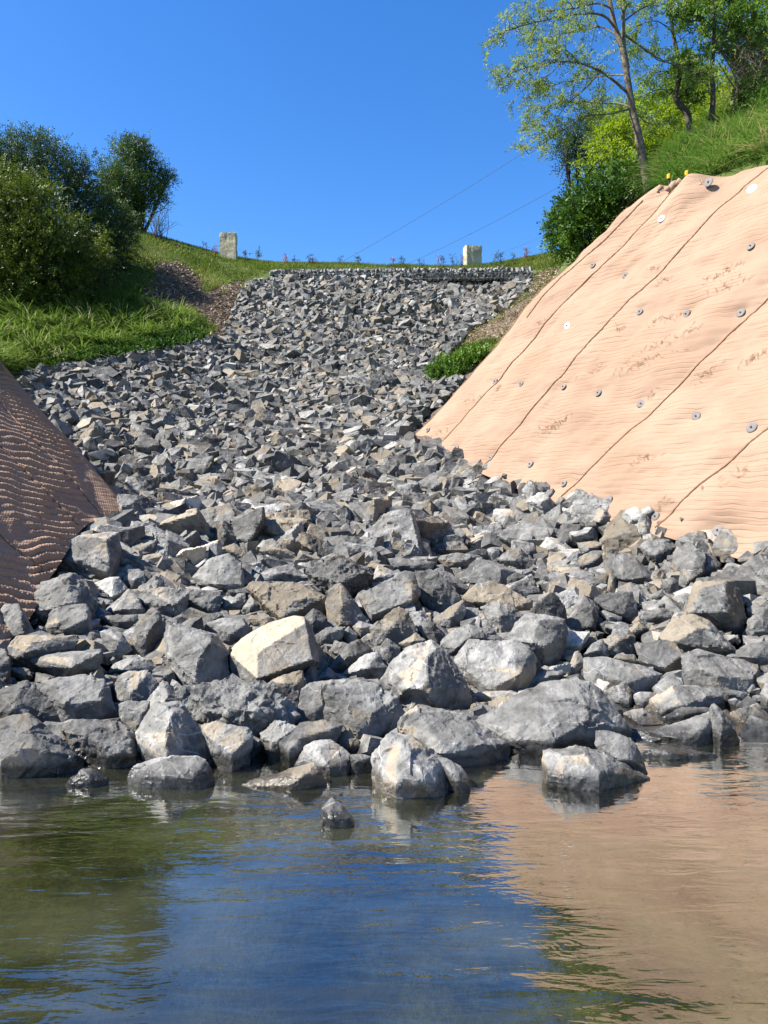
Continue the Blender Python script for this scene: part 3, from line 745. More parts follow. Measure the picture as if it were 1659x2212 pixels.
# tile, name used when another rock refers to it, rest of its label, outline, ridge points (x, y, forward), brightness, tan, roughness
H = [
(1, "wide wedge rock with a tan left facet", "and a black underside over the water", [(-60,400),(40,390),(220,355),(330,420),(500,580),(640,690),(680,760),(600,830),(0,860),(-80,700)], [(90,480,.25),(340,660,.35),(210,600,.4),(0,740,.35)], .85, .35, 1),
(1, "rough mottled rock with an undercut wet base", "at the waterline", [(530,470),(640,415),(820,405),(1000,420),(1120,510),(1170,640),(1190,740),(1050,750),(720,740),(620,600)], [(560,530,.2),(760,520,.3),(920,660,.4),(1110,650,.3)], .8, .35, 1.5),
(1, "dark rock crossed by one thin white vein", "near the left edge", [(315,150),(370,80),(460,55),(700,30),(860,60),(940,190),(985,340),(900,400),(560,400),(480,260),(350,200)], [(450,110,.2),(540,270,.35),(840,230,.3)], .9, .1, 1),
(1, "blue-black shaded rock at the left edge", "above the wide wedge rock", [(-60,170),(120,130),(230,70),(300,170),(480,290),(540,400),(330,410),(-60,390)], [(120,240,.25),(100,150,.1)], .7, .05, .8),
(1, "small cream-flecked rock leaning on the split rock", "on its left side", [(985,270),(1060,245),(1240,245),(1240,310),(1150,480),(1100,520),(1010,430)], [(1040,300,.12),(1200,330,.2)], 1.35, .5, .8),
(1, "tall split rock, pale on the left and dark on the right", "standing at the waterline", [(1290,255),(1470,255),(1560,330),(1680,520),(1780,700),(1600,760),(1200,740),(1130,500),(1220,340)], [(1440,320,.3),(1400,400,.4),(1385,730,.5),(1370,500,.45)], 1.2, .3, .9),
(1, "low pale rock with a dark crack", "sitting in the shallows", [(1060,860),(1120,790),(1250,730),(1400,735),(1480,690),(1640,690),(1700,720),(1760,850),(1760,940),(1600,970),(1380,960),(1100,930)], [(1380,860,.3),(1600,890,.3),(1180,870,.2)], 1.5, .05, 1),
(1, "small dark spiky wet stone", "half under water near the left edge", [(540,930),(590,870),(700,800),(760,805),(900,890),(850,950),(700,960)], [(740,900,.3),(600,910,.2)], .7, 0, 1.2),
(1, "jagged-topped rock with a brown shaded side", "right of the white-veined rock", [(950,120),(1000,30),(1080,-10),(1220,-10),(1290,60),(1300,250),(1080,250),(980,240),(940,190)], [(1080,170,.3),(1070,245,.3),(1200,40,.15)], .95, .25, 1.1),
(2, "big pitted greenish boulder", "with a knobbly surface", [(0,180),(140,150),(200,90),(290,80),(620,110),(740,95),(870,200),(940,300),(920,430),(700,520),(640,540),(420,470),(180,440),(60,320)], [(400,300,.3),(620,330,.35),(800,380,.2),(300,220,.15)], .9, .2, 2.6),
(2, "beige-topped rock with a black undercut", "hanging over the water", [(170,440),(300,410),(560,470),(605,530),(590,620),(520,720),(400,760),(300,700),(220,560)], [(350,600,.2),(430,680,.4),(520,600,.3),(230,540,.2)], 1.2, .55, 1),
(2, "small speckled rock", "below the pitted boulder", [(675,510),(790,400),(860,410),(980,450),(960,560),(850,620),(770,610)], [(850,540,.3),(760,590,.25)], 1.15, .35, 1.4),
(2, "long brownish-grey rock", "below the white-streaked slab", [(830,590),(960,480),(1000,430),(1180,410),(1340,440),(1320,520),(1260,600),(1040,700),(890,715)], [(980,560,.35),(900,650,.3),(1240,480,.2)], .75, .3, 1),
(2, "rounded pale rock laced with white veins", "standing in the water", [(950,770),(1040,620),(1120,575),(1250,560),(1330,640),(1400,680),(1420,760),(1390,840),(1240,840),(1120,780)], [(1160,660,.25),(1240,790,.35),(1380,780,.25)], 1.45, .1, .9),
(2, "low wet stone beside the vein-laced rock", "at the waterline", [(1410,690),(1500,680),(1590,700),(1600,770),(1480,840),(1420,820)], [(1470,740,.3)], 1.1, .1, 1),
(2, "cream slab tip sloping down into the water", "", [(660,880),(980,790),(1100,755),(1170,830),(1210,910),(1130,950),(960,940),(700,970),(500,950)], [(1060,840,.3),(920,940,.3)], 1.3, .9, .7),
(2, "lone small pyramid stone", "standing in open water", [(1160,1230),(1180,1130),(1260,1040),(1360,1150),(1420,1190),(1450,1260),(1410,1300),(1170,1290)], [(1260,1210,.3),(1410,1215,.25),(1190,1215,.15)], 1.35, .1, .8),
(2, "smooth slab with a straight white streak", "leaning upright", [(960,430),(1010,140),(1080,90),(1200,80),(1230,240),(1190,270),(1230,400),(1000,440)], [(1160,120,.1),(1180,270,.2)], 1.25, .45, .5),
(2, "big blue-grey fractured rock", "right of the white-streaked slab", [(1200,80),(1340,90),(1500,80),(1640,110),(1800,200),(1850,330),(1800,480),(1640,520),(1480,520),(1400,470),(1230,380),(1190,250)], [(1400,300,.3),(1600,340,.3),(1480,510,.35),(1250,150,.15)], 1.05, .15, 1.2),
(2, "yellow-brown wet stone", "in the gap under the fractured rock", [(1280,560),(1400,470),(1490,580),(1510,620),(1400,660)], [(1430,600,.3)], .7, .95, 1.4),
(2, "tan notched rock with pale cracks", "behind the pitted boulder", [(745,80),(850,20),(1020,-10),(1030,80),(1000,150),(970,320),(940,330),(860,190),(800,120)], [(860,95,.2),(1000,90,.2)], .95, .6, 1),
(3, "blocky pale rock blotched with lichen", "the nearest large one in the water", [(100,720),(130,660),(250,540),(330,510),(400,530),(540,620),(660,720),(740,860),(790,1020),(640,1020),(420,970),(280,960),(110,940),(100,820)], [(350,600,.2),(570,890,.4),(420,800,.35),(300,900,.35)], 1.5, .45, 1.3),
(3, "small rock behind the lichen-blotched rock", "on its right side in the water", [(630,700),(720,720),(840,780),(900,870),(930,980),(880,1010),(800,1000),(740,870)], [(800,900,.3),(880,900,.2)], 1.2, .1, .9),
(3, "wide yellow-patched rock with a dark broken end", "", [(330,470),(350,380),(480,270),(580,290),(860,340),(950,400),(1150,560),(1210,590),(1225,720),(1000,750),(740,720),(620,690),(560,620)], [(480,320,.15),(590,480,.3),(680,600,.4),(1000,600,.35),(1000,700,.3),(680,690,.4),(400,470,.2)], 1.15, .6, 1),
(4, "huge smooth grey dome boulder", "at the waterline", [(-550,400),(-430,350),(-130,170),(10,100),(200,65),(400,85),(500,150),(600,260),(700,400),(760,480),(720,560),(500,620),(200,660),(0,660),(-150,660),(-250,640),(-340,560)], [(200,300,.22),(0,450,.3),(400,400,.25),(100,560,.3),(-200,500,.25)], 1.2, .1, .8),
(4, "block with a cream front face in the water", "", [(40,660),(100,640),(380,620),(490,640),(600,690),(730,850),(890,880),(860,930),(700,930),(490,920),(190,890),(40,870)], [(360,670,.3),(490,800,.45),(490,910,.45),(190,690,.35),(60,860,.3),(190,885,.38)], 1.35, .55, 1.1),
(4, "grey slab leaning behind the cream-faced block", "", [(470,490),(640,490),(740,540),(800,610),(850,720),(900,850),(880,870),(740,830),(600,680),(460,600)], [(650,720,.2),(770,740,.2)], 1.3, .15, .8),
(4, "broken purple-grey stone in front of the dome boulder", "", [(170,460),(320,380),(400,400),(480,460),(460,540),(400,620),(150,660),(130,600)], [(260,480,.25),(330,600,.3),(230,560,.3)], 1.0, .1, 1.3),
(4, "long pointed pale rock at the right waterline", "", [(900,510),(1100,430),(1300,380),(1410,330),(1470,400),(1500,540),(1400,580),(1290,600),(1150,600)], [(1240,560,.35),(1290,590,.35),(1430,360,.15),(1250,480,.25)], 1.25, .1, .7),
(4, "dark wet crooked rock behind the long pointed one", "", [(1410,290),(1450,270),(1520,340),(1600,440),(1650,560),(1560,620),(1440,600),(1480,460)], [(1520,400,.2),(1500,550,.25)], .75, .1, 1.2),
(4, "flat elongated rock barely above the water", "", [(845,680),(920,620),(1020,610),(1300,650),(1480,690),(1500,710),(1300,730),(880,720)], [(1100,690,.3)], 1.2, .1, 1.1),
(4, "rounded speckled brown rock", "beside the dome boulder", [(530,150),(640,110),(700,90),(760,160),(770,220),(700,290),(640,310),(600,250)], [(740,240,.25),(650,200,.2)], 1.1, .5, 1.4),
(4, "yellowish fan-shaped stone", "at the foot of the dome boulder", [(690,340),(780,310),(850,300),(930,360),(1030,430),(960,470),(760,460)], [(850,440,.3)], 1.3, .5, .8),
(4, "bulging boulder banded white and tan", "", [(880,320),(920,220),(1100,120),(1170,110),(1200,150),(1440,140),(1510,200),(1530,290),(1430,290),(1200,300),(1010,360)], [(1150,230,.3),(1380,200,.2),(1000,330,.3),(1190,280,.35)], 1.3, .55, 1),
(4, "long striped layered rock", "in front of the banded boulder", [(1000,380),(1180,290),(1390,290),(1410,330),(1280,390),(1090,430)], [(1200,360,.25)], 1.0, .15, 1),
(4, "pale square stone half in shade", "between the dome and banded boulders", [(775,190),(810,165),(960,170),(940,270),(870,310),(800,290)], [(860,240,.2)], 1.4, .5, .7),
(5, "big smooth blue-grey boulder with a brown right face", "at the tip of the shaded mat", [(395,160),(520,40),(640,-30),(880,-40),(980,-60),(990,60),(960,150),(930,300),(850,300),(700,300),(440,230)], [(880,0,.25),(900,150,.3),(920,300,.3),(450,200,.15),(650,160,.3)], 1.1, .15, .9),
(5, "small tan-topped slab", "in front of the smooth blue-grey boulder", [(530,220),(600,170),(860,155),(940,230),(930,290),(740,330),(620,270)], [(810,280,.35),(730,320,.3),(850,170,.1)], 1.15, .5, .8),
(5, "sharp cream rock", "right of the scooped boulder", [(780,360),(910,305),(990,310),(1060,400),(930,490),(890,440)], [(940,330,.2),(930,480,.3)], 1.7, .55, .7),
(5, "large bluish boulder with scooped facets", "by the end of the shaded mat", [(255,620),(280,480),(350,370),(550,300),(620,280),(720,380),(790,560),(780,680),(740,690),(600,640),(300,650)], [(560,330,.2),(600,520,.35),(440,560,.35),(280,600,.25)], 1.1, .15, 1.3),
(5, "squat cube-like grey rock", "below the scooped boulder", [(370,720),(430,590),(500,545),(700,535),(750,600),(750,790),(500,780),(420,790)], [(500,690,.3),(730,650,.3),(540,740,.35),(450,620,.15)], 1.15, .15, 1),
(5, "upright grey rock at the left frame edge", "beneath the shaded mat", [(-60,640),(40,540),(150,525),(190,590),(290,770),(230,790),(0,820),(-60,800)], [(170,700,.3),(180,600,.25),(200,780,.3)], 1.15, .15, .8),
(5, "long flat brown-topped rock with a shadowed front", "", [(70,880),(140,800),(400,790),(620,790),(645,840),(600,900),(250,940),(220,1050),(100,1000)], [(260,850,.25),(220,930,.35)], .95, .45, .9),
(5, "dark slab with a bright white top edge", "", [(255,990),(380,950),(830,905),(850,960),(810,1080),(560,1130),(480,1140),(400,1080),(260,1040)], [(390,970,.15),(620,960,.3),(590,1060,.4),(840,930,.2)], 1.05, .2, .6),
(5, "triangular flat-topped grey rock", "below the sharp cream rock", [(850,600),(1070,410),(1110,430),(1200,580),(1180,630),(980,610)], [(990,580,.3),(1190,570,.2)], 1.1, .2, .7),
(5, "large boulder with a cream-speckled top", "", [(1130,450),(1250,400),(1420,400),(1560,440),(1570,490),(1510,560),(1500,650),(1440,640),(1290,600),(1180,520)], [(1440,540,.3),(1290,460,.15),(1340,530,.25)], 1.25, .35, 1.2),
(5, "tall yellow-rimmed pinnacle rock", "", [(1130,690),(1260,560),(1330,600),(1345,760),(1260,900),(1200,990),(1100,900),(1110,790)], [(1320,650,.2),(1220,770,.35),(1160,760,.3)], .85, .4, 1.2),
(5, "pale wedge beside the pinnacle rock", "", [(830,760),(920,740),(1010,770),(1100,900),(1040,920),(960,890),(930,980),(870,900)], [(990,830,.2)], 1.3, .2, .7),
(6, "massive grey boulder with a tan patch and scooped dark front", "", [(-110,650),(0,670),(110,690),(230,720),(300,780),(390,930),(415,1140),(150,1200),(80,1250),(-30,1160),(-90,1000),(-130,850)], [(100,1050,.4),(260,830,.25),(-60,980,.25),(90,1070,.4),(150,1190,.35),(-80,760,.1)], 1.15, .5, 1),
(5, "low rock with a white-rimmed hollow", "above the jagged-topped rock", [(880,1110),(960,1020),(1090,960),(1250,990),(1290,1040),(1270,1080),(1100,1080),(930,1110)], [(1100,1000,.2),(1010,1080,.3)], 1.1, .15, .8),
(5, "small rounded yellow stone", "in a gap near the left edge", [(50,1080),(90,1050),(240,1070),(270,1130),(190,1150),(80,1110)], [(170,1110,.3)], .95, .85, 1.2),
(5, "half-shaded wedge under the triangular rock", "", [(830,640),(960,620),(1140,620),(1150,680),(1000,740),(960,730)], [(980,680,.2)], .95, .1, .7),
(5, "small two-lobed rock", "right of the sharp cream rock", [(1020,330),(1060,250),(1150,240),(1210,280),(1210,370),(1100,420)], [(1110,330,.25)], 1.05, .15, 1.2),
(6, "long cream-topped slab", "tilted among dark rocks", [(400,930),(500,830),(690,710),(940,640),(1020,650),(1080,740),(1130,900),(1140,1010),(1050,1070),(830,1080),(640,1180),(590,1210),(420,1110)], [(640,930,.35),(640,1150,.45),(430,960,.2),(800,840,.3),(1040,680,.2),(1100,990,.35)], 1.3, .75, .5),
(6, "broad smooth slab with fine pale veins", "", [(100,300),(230,160),(400,115),(500,190),(530,330),(520,440),(300,400),(150,370)], [(510,370,.15),(300,370,.2)], 1.2, .1, .6),
(6, "narrow white-topped wedge", "left of the broad veined slab", [(75,250),(220,150),(215,190),(100,290)], [(180,200,.2)], 2.0, .2, .6),
(6, "ochre-stained boulder with a hollow front", "", [(560,400),(600,345),(720,350),(980,360),(1220,480),(1210,620),(1000,660),(830,680),(700,550),(650,460)], [(660,440,.1),(820,570,.25),(950,480,.3),(1170,490,.25),(840,650,.3)], .8, .85, 1.2),
(6, "smooth pale hump-backed rock", "behind the ochre-stained boulder", [(650,290),(750,230),(890,195),(990,260),(1090,320),(960,360),(800,340),(680,340)], [(850,270,.2)], 1.25, .2, .7),
(6, "crumbly dark boulder flecked with quartz", "", [(1060,280),(1180,170),(1290,115),(1440,130),(1600,210),(1600,280),(1530,390),(1420,500),(1230,460),(1180,400)], [(1330,350,.3),(1480,320,.25),(1220,300,.2)], .75, .3, 2.4),
(6, "pointed rock with a tan left face", "below the quartz-flecked boulder", [(1210,520),(1240,420),(1330,360),(1390,490),(1450,540),(1580,690),(1420,720),(1220,720)], [(1340,560,.35),(1330,700,.4),(1300,400,.1),(1400,500,.2)], 1.0, .6, .9),
(6, "dark pyramid rock at the end of the cream-topped slab", "", [(1020,650),(1110,565),(1160,590),(1220,650),(1210,740),(1110,790),(1060,720)], [(1100,680,.25)], .85, .1, 1),
(6, "flat grey rock behind the cream-topped slab", "", [(230,690),(350,645),(520,650),(590,740),(540,820),(430,870),(340,860),(260,760)], [(420,780,.2),(540,700,.15)], 1.0, .1, .7),
(6, "small white-speckled rock", "left of the ochre-stained boulder", [(350,470),(540,440),(550,520),(480,570),(360,560)], [(440,520,.25)], 1.5, .05, 1.5),
(6, "flaky brown rock", "below the broad veined slab", [(0,430),(60,410),(260,490),(330,430),(350,520),(300,610),(190,610),(80,560)], [(200,540,.2)], .9, .6, 1.4),
(6, "small grey pyramid", "in front of the ochre-stained boulder", [(520,570),(600,445),(690,540),(700,600),(560,600)], [(610,530,.25)], 1.05, .1, .8),
(6, "cream rock with tan ridges on top", "", [(660,90),(700,10),(770,-10),(840,80),(920,100),(980,150),(900,170),(800,140)], [(830,80,.2)], 1.3, .65, .9),
(6, "flat tan-centred stone", "above the broad veined slab", [(360,60),(460,25),(550,110),(560,160),(470,150),(400,110)], [(450,110,.15)], 1.0, .7, .6),
(6, "tiny peaked stone", "in front of the cream-topped slab", [(835,1080),(910,995),(1000,1075),(1020,1100),(850,1105)], [(920,1070,.3)], 1.2, .1, .7),
(6, "thin leaning brown-grey stone", "at the foot of the cream-topped slab", [(640,1190),(690,1060),(770,1035),(830,1080),(760,1150),(680,1200)], [(720,1120,.25)], .9, .35, .8),
(6, "pale triangular stone", "above the fractured rock", [(1110,1170),(1230,1055),(1310,1120),(1310,1160),(1200,1170)], [(1220,1130,.25)], 1.35, .1, .7),
(6, "large pale frosted rock", "left of the white-crested rock", [(1340,1120),(1430,1030),(1560,930),(1640,930),(1680,1010),(1720,1060),(1640,1170),(1580,1150),(1440,1080)], [(1560,1060,.25)], 1.45, .1, .9),
(6, "black shaded rock with a saw-tooth crest", "", [(1300,970),(1400,860),(1500,820),(1600,900),(1560,940),(1400,1050),(1340,1110),(1200,1100)], [(1380,980,.2)], .65, .05, 1.3),
(6, "small pale cube stone", "right of the dark pyramid rock", [(1340,770),(1400,715),(1470,780),(1440,860),(1390,850)], [(1400,790,.25)], 1.2, .2, .8),
(6, "small stone with a tan right half", "next to the pale cube stone", [(1430,720),(1490,670),(1540,700),(1620,710),(1560,770),(1500,790)], [(1510,730,.25)], 1.2, .5, .8),
(6, "grey shelf rock in deep shadow below", "", [(1110,800),(1210,730),(1370,720),(1350,800),(1220,830),(1150,900)], [(1220,790,.2)], .95, .1, 1),
(7, "wide light slab rising to a sharp ridge", "", [(0,460),(150,390),(330,280),(430,260),(470,330),(490,450),(430,500),(330,560),(200,640),(90,690),(70,620),(10,520)], [(430,500,.2),(100,620,.2)], 1.15, .2, .8),
(7, "dark grey rock right of the ridged slab", "", [(460,260),(640,260),(720,330),(830,490),(700,600),(600,600),(500,470)], [(600,420,.2)], .85, .1, 1),
(7, "brown arched rock with a bright rim", "", [(90,740),(200,640),(330,550),(400,600),(480,750),(400,800),(280,850),(140,900),(90,850)], [(290,690,.15)], .75, .75, 1.1),
(7, "small black rock with a white edge", "", [(480,730),(530,660),(620,690),(690,790),(640,870),(520,790)], [(600,720,.2)], .7, .05, .9),
(7, "tilted plate with a white edge and brown end", "", [(600,670),(740,560),(860,490),(880,590),(830,680),(740,745),(640,700)], [(760,640,.2)], 1.2, .5, .7),
(7, "broad tan boulder", "in the middle of the slope foot", [(850,480),(960,370),(1080,350),(1180,370),(1290,450),(1410,510),(1420,560),(1330,600),(1220,520),(1050,520),(900,520)], [(970,410,.15),(1280,560,.3),(950,510,.2)], .95, .95, .8),
(7, "sharp-edged grey block with white veins", "behind the broad tan boulder", [(810,310),(900,230),(980,150),(1080,190),(1240,230),(1290,270),(1250,400),(1170,370),(980,350),(860,370)], [(1170,240,.2),(1160,360,.25),(850,350,.15)], 1.1, .1, .7),
(7, "dark rock with crystal-like facets", "right of the white-veined block", [(1220,310),(1290,270),(1390,300),(1400,380),(1380,460),(1290,440),(1230,400)], [(1240,330,.25)], .75, .05, 1.3),
(7, "mottled pale rock below the broad tan boulder", "", [(1010,560),(1080,530),(1160,495),(1260,540),(1350,630),(1240,760),(1180,810),(1100,720),(1110,680)], [(1150,620,.2)], 1.25, .4, 1.1),
(7, "big white-crested rock with a dark right face", "", [(165,1160),(280,1020),(380,910),(580,850),(700,930),(770,1060),(925,1280),(860,1420),(660,1390),(400,1400),(215,1290)], [(560,980,.3),(560,1230,.4),(400,1250,.35),(300,1100,.2),(620,900,.1)], 1.25, .4, 1.1),
(7, "broad white-topped rock with a tan underside", "", [(790,1000),(860,900),(910,830),(1100,870),(1190,900),(1260,840),(1410,900),(1450,970),(1450,1100),(1330,1200),(1300,1250),(1080,1250),(940,1240),(840,1100)], [(1180,930,.15),(1280,1050,.3),(1330,1110,.35),(1080,1240,.35),(850,1050,.2)], 1.25, .5, .9),
(7, "tall block with a black right side", "behind the broad white-topped rock", [(1210,820),(1370,600),(1500,640),(1640,640),(1700,660),(1720,800),(1660,1000),(1570,1070),(1450,960),(1400,890)], [(1490,660,.2),(1430,850,.3),(1550,900,.35)], 1.0, .2, 1),
(7, "dark grey crested rock", "left of the broad white-topped rock", [(640,870),(760,760),(900,700),(1090,740),(1200,840),(1160,870),(900,830),(830,960),(720,960)], [(900,800,.25),(800,900,.25)], .8, .1, 1),
(7, "small mottled beige rock", "behind the large frosted rock", [(140,900),(220,810),(330,890),(320,960),(240,1010),(150,950)], [(240,890,.2)], 1.2, .4, 1),
(7, "tan triangle rock", "behind the white-crested rock", [(320,860),(460,765),(540,830),(480,880),(380,900)], [(450,840,.2)], 1.0, .75, .7),
(3, "flat cream stone in the gap above the dome boulder", "", [(940,190),(980,165),(1200,155),(1370,180),(1300,210),(1160,240),(1060,220)], [(1150,210,.2)], 1.5, .6, .6),
(7, "dark ribbed rock with a white line", "behind the dome boulder", [(1370,1190),(1480,1090),(1600,1080),(1700,1100),(1560,1180),(1400,1240)], [(1500,1140,.2)], 1.0, .1, 1.2),
(7, "smooth flat grey rock", "behind the ridged slab", [(220,160),(330,150),(620,180),(600,240),(450,260),(280,240)], [(420,220,.2)], 1.0, .15, .6),
(7, "little cream pyramid", "left of the smooth flat rock", [(75,340),(150,210),(240,240),(330,290),(240,350)], [(170,300,.2)], 1.7, .5, .7),
(7, "rounded tan-grey rock", "behind the lichen-patched rock", [(560,70),(680,20),(850,10),(900,80),(780,110),(620,110)], [(720,80,.2)], 1.05, .5, .8),
(7, "rock patched with yellow lichen", "", [(600,150),(800,110),(930,120),(1000,130),(900,220),(740,230)], [(800,180,.2)], 1.05, .65, 1),
(7, "brown rock with black pits", "", [(1130,160),(1220,90),(1330,70),(1450,170),(1390,250),(1260,220),(1170,190)], [(1280,170,.2)], .85, .5, 1.6),
(7, "small bright white chunk", "left of the black-pitted brown rock", [(1040,100),(1080,60),(1150,60),(1160,110),(1100,170)], [(1100,110,.2)], 2.3, 0, .8),
(8, "white flat-topped block", "between dark rocks", [(-130,760),(180,760),(180,790),(110,900),(90,920),(0,900),(-120,890)], [(100,880,.3),(170,770,.1)], 2.2, .1, .6),
(8, "dark rectangular block", "right of the pointed grey rock", [(220,490),(330,445),(530,430),(570,540),(565,660),(470,640),(360,560),(260,560)], [(340,460,.1),(450,620,.25)], .7, .1, .8),
(8, "pointed grey rock with a dark side", "left of the rectangular block", [(-60,720),(60,560),(130,450),(220,520),(250,640),(240,750),(100,750),(0,740)], [(100,560,.2),(210,560,.25),(210,710,.3)], 1.0, .1, .9),
(8, "pale bowl-shaped stone", "below the rectangular block", [(260,600),(300,580),(450,640),(440,680),(340,670)], [(360,640,.2)], 1.3, .05, .6),
(8, "large tan-grey boulder with a dark overhang", "", [(300,200),(370,140),(460,95),(560,150),(680,260),(780,390),(640,330),(440,340),(330,290)], [(450,330,.25),(650,310,.3)], 1.05, .45, .9),
(8, "sharp upright brown fin", "", [(350,230),(400,290),(405,440),(320,445),(330,360)], [(370,350,.2)], .8, .8, .6),
(8, "small pale stone left of the brown fin", "", [(190,410),(280,360),(330,370),(320,440),(230,440)], [(270,410,.2)], 1.5, .3, .8),
(8, "large grey-green rock with a brown undercut", "below the peach mat", [(600,60),(640,10),(760,-10),(860,0),(900,60),(760,200),(700,170),(640,130)], [(720,130,.25)], 1.0, .25, .9),
(8, "split boulder with a vertical dark cleft", "", [(930,230),(980,150),(1080,80),(1140,90),(1130,270),(1000,370),(930,390)], [(1000,350,.25),(1120,260,.15)], 1.1, .4, .9),
(8, "rounded grey rock behind the split boulder", "", [(1140,100),(1220,140),(1270,200),(1270,240),(1130,290)], [(1180,220,.2)], 1.05, .25, .8),
(8, "big boulder with an orange rim and a brown right face", "", [(960,640),(1000,520),(1060,370),(1150,330),(1300,330),(1370,330),(1430,480),(1480,640),(1440,770),(1300,760),(1140,680),(1040,640)], [(1300,350,.2),(1300,560,.4),(1100,420,.25),(1320,600,.4),(1000,600,.25)], .95, .65, 1.1),
(8, "beige pyramid rock against the peach mat", "", [(1190,70),(1260,-80),(1340,-90),(1400,-40),(1530,20),(1530,60),(1420,110),(1320,130),(1240,110)], [(1400,-20,.2),(1410,100,.3)], 1.25, .5, .8),
(8, "yellow-stained rock at the right edge", "below the peach mat", [(1500,280),(1520,180),(1600,100),(1700,120),(1720,240),(1660,290)], [(1640,200,.2)], 1.0, .85, .9),
(8, "angular grey rock below the yellow-stained one", "", [(1380,350),(1460,300),(1560,280),(1660,370),(1660,430),(1500,440),(1420,430)], [(1520,430,.3)], 1.0, .15, .8),
(8, "brown-topped arched boulder", "above the bluish boulder", [(740,820),(870,650),(1040,630),(1170,680),(1260,790),(1400,920),(1300,960),(1200,940),(1080,900),(950,920),(890,860)], [(1080,740,.25),(900,850,.2),(1370,910,.3),(1150,720,.2)], .95, .6, 1),
(8, "fan-faced grey rock left of the bluish boulder", "", [(580,1000),(620,870),(780,830),(880,850),(960,950),(960,1060),(880,1100),(780,1070),(660,1040)], [(950,960,.2),(800,1060,.25)], 1.0, .35, .8),
(8, "long trough-shaped pale rock", "behind the dome boulder", [(140,980),(260,955),(440,1030),(690,1070),(780,1110),(760,1180),(640,1220),(500,1210),(380,1190),(240,1120),(150,1150)], [(240,1100,.25),(490,1190,.35),(660,1130,.25),(240,1000,.1)], 1.3, .15, .6),
(8, "large bluish boulder with a dark overhang", "near the right edge", [(950,960),(1080,910),(1200,940),(1300,980),(1440,1010),(1580,1040),(1570,1150),(1450,1250),(1130,1220),(1000,1210),(960,1080)], [(1120,1080,.2),(1250,1130,.3),(1520,1170,.3)], 1.1, .3, .9),
(8, "flat layered plate under the bluish boulder", "", [(1180,1220),(1300,1230),(1480,1260),(1480,1310),(1300,1310),(1250,1290)], [(1330,1280,.2)], 1.1, .1, .7),
(8, "smooth sloping rock at the right edge", "above the bluish boulder", [(1300,970),(1500,860),(1700,820),(1760,900),(1740,1000),(1570,1040),(1430,1000)], [(1560,970,.2)], 1.1, .2, .6),
(8, "jagged grey rock at the right frame edge", "", [(1450,780),(1500,660),(1660,540),(1760,520),(1760,760),(1640,750),(1540,760),(1520,830)], [(1530,760,.25)], 1.05, .1, 1.1),
(8, "pale veined stone at the right edge by the water", "", [(1590,1280),(1640,1180),(1720,1150),(1760,1380),(1640,1400)], [(1660,1300,.25)], 1.3, .1, .9),
(8, "small olive wedge", "behind the trough-shaped rock", [(130,950),(200,860),(290,820),(330,920),(330,970),(230,960)], [(250,910,.25)], 1.15, .5, .8),
(8, "small cream wedge with a dark foot", "left of the trough-shaped rock", [(0,1090),(50,930),(90,920),(135,1000),(130,1050),(40,1110)], [(70,1030,.25)], 1.35, .6, .8),
(8, "brown lump stone", "above the trough-shaped rock", [(390,980),(420,950),(550,950),(580,1000),(560,1040),(430,1010)], [(490,990,.25)], .8, .6, 1.1),
(8, "dark block with a tan corner", "right of the white flat-topped block", [(340,900),(370,740),(500,740),(560,800),(540,920),(450,940)], [(440,830,.25)], .8, .5, 1.1),
(8, "jumbled grey stone with white spots", "", [(580,600),(680,580),(790,560),(880,600),(890,640),(800,680),(660,690),(590,650)], [(720,640,.25)], 1.15, .05, 1.6),
(8, "tan-topped rock left of the undercut rock", "below the peach mat", [(70,20),(200,10),(330,20),(240,90),(130,110)], [(190,70,.2)], 1.1, .55, .7),
(8, "flat grey rock above the brown fin", "", [(80,150),(200,90),(320,90),(290,190),(200,240),(110,220)], [(220,170,.2)], 1.0, .15, .7),
(8, "long thin pale stone", "behind the white-spotted stone", [(640,470),(780,410),(810,470),(760,500),(660,510)], [(740,470,.2)], 1.2, .1, .6),
(8, "upright greenish cube stone", "left of the orange-rimmed boulder", [(770,330),(870,310),(920,340),(915,440),(840,440),(790,400)], [(850,370,.25)], 1.05, .3, .8),
]

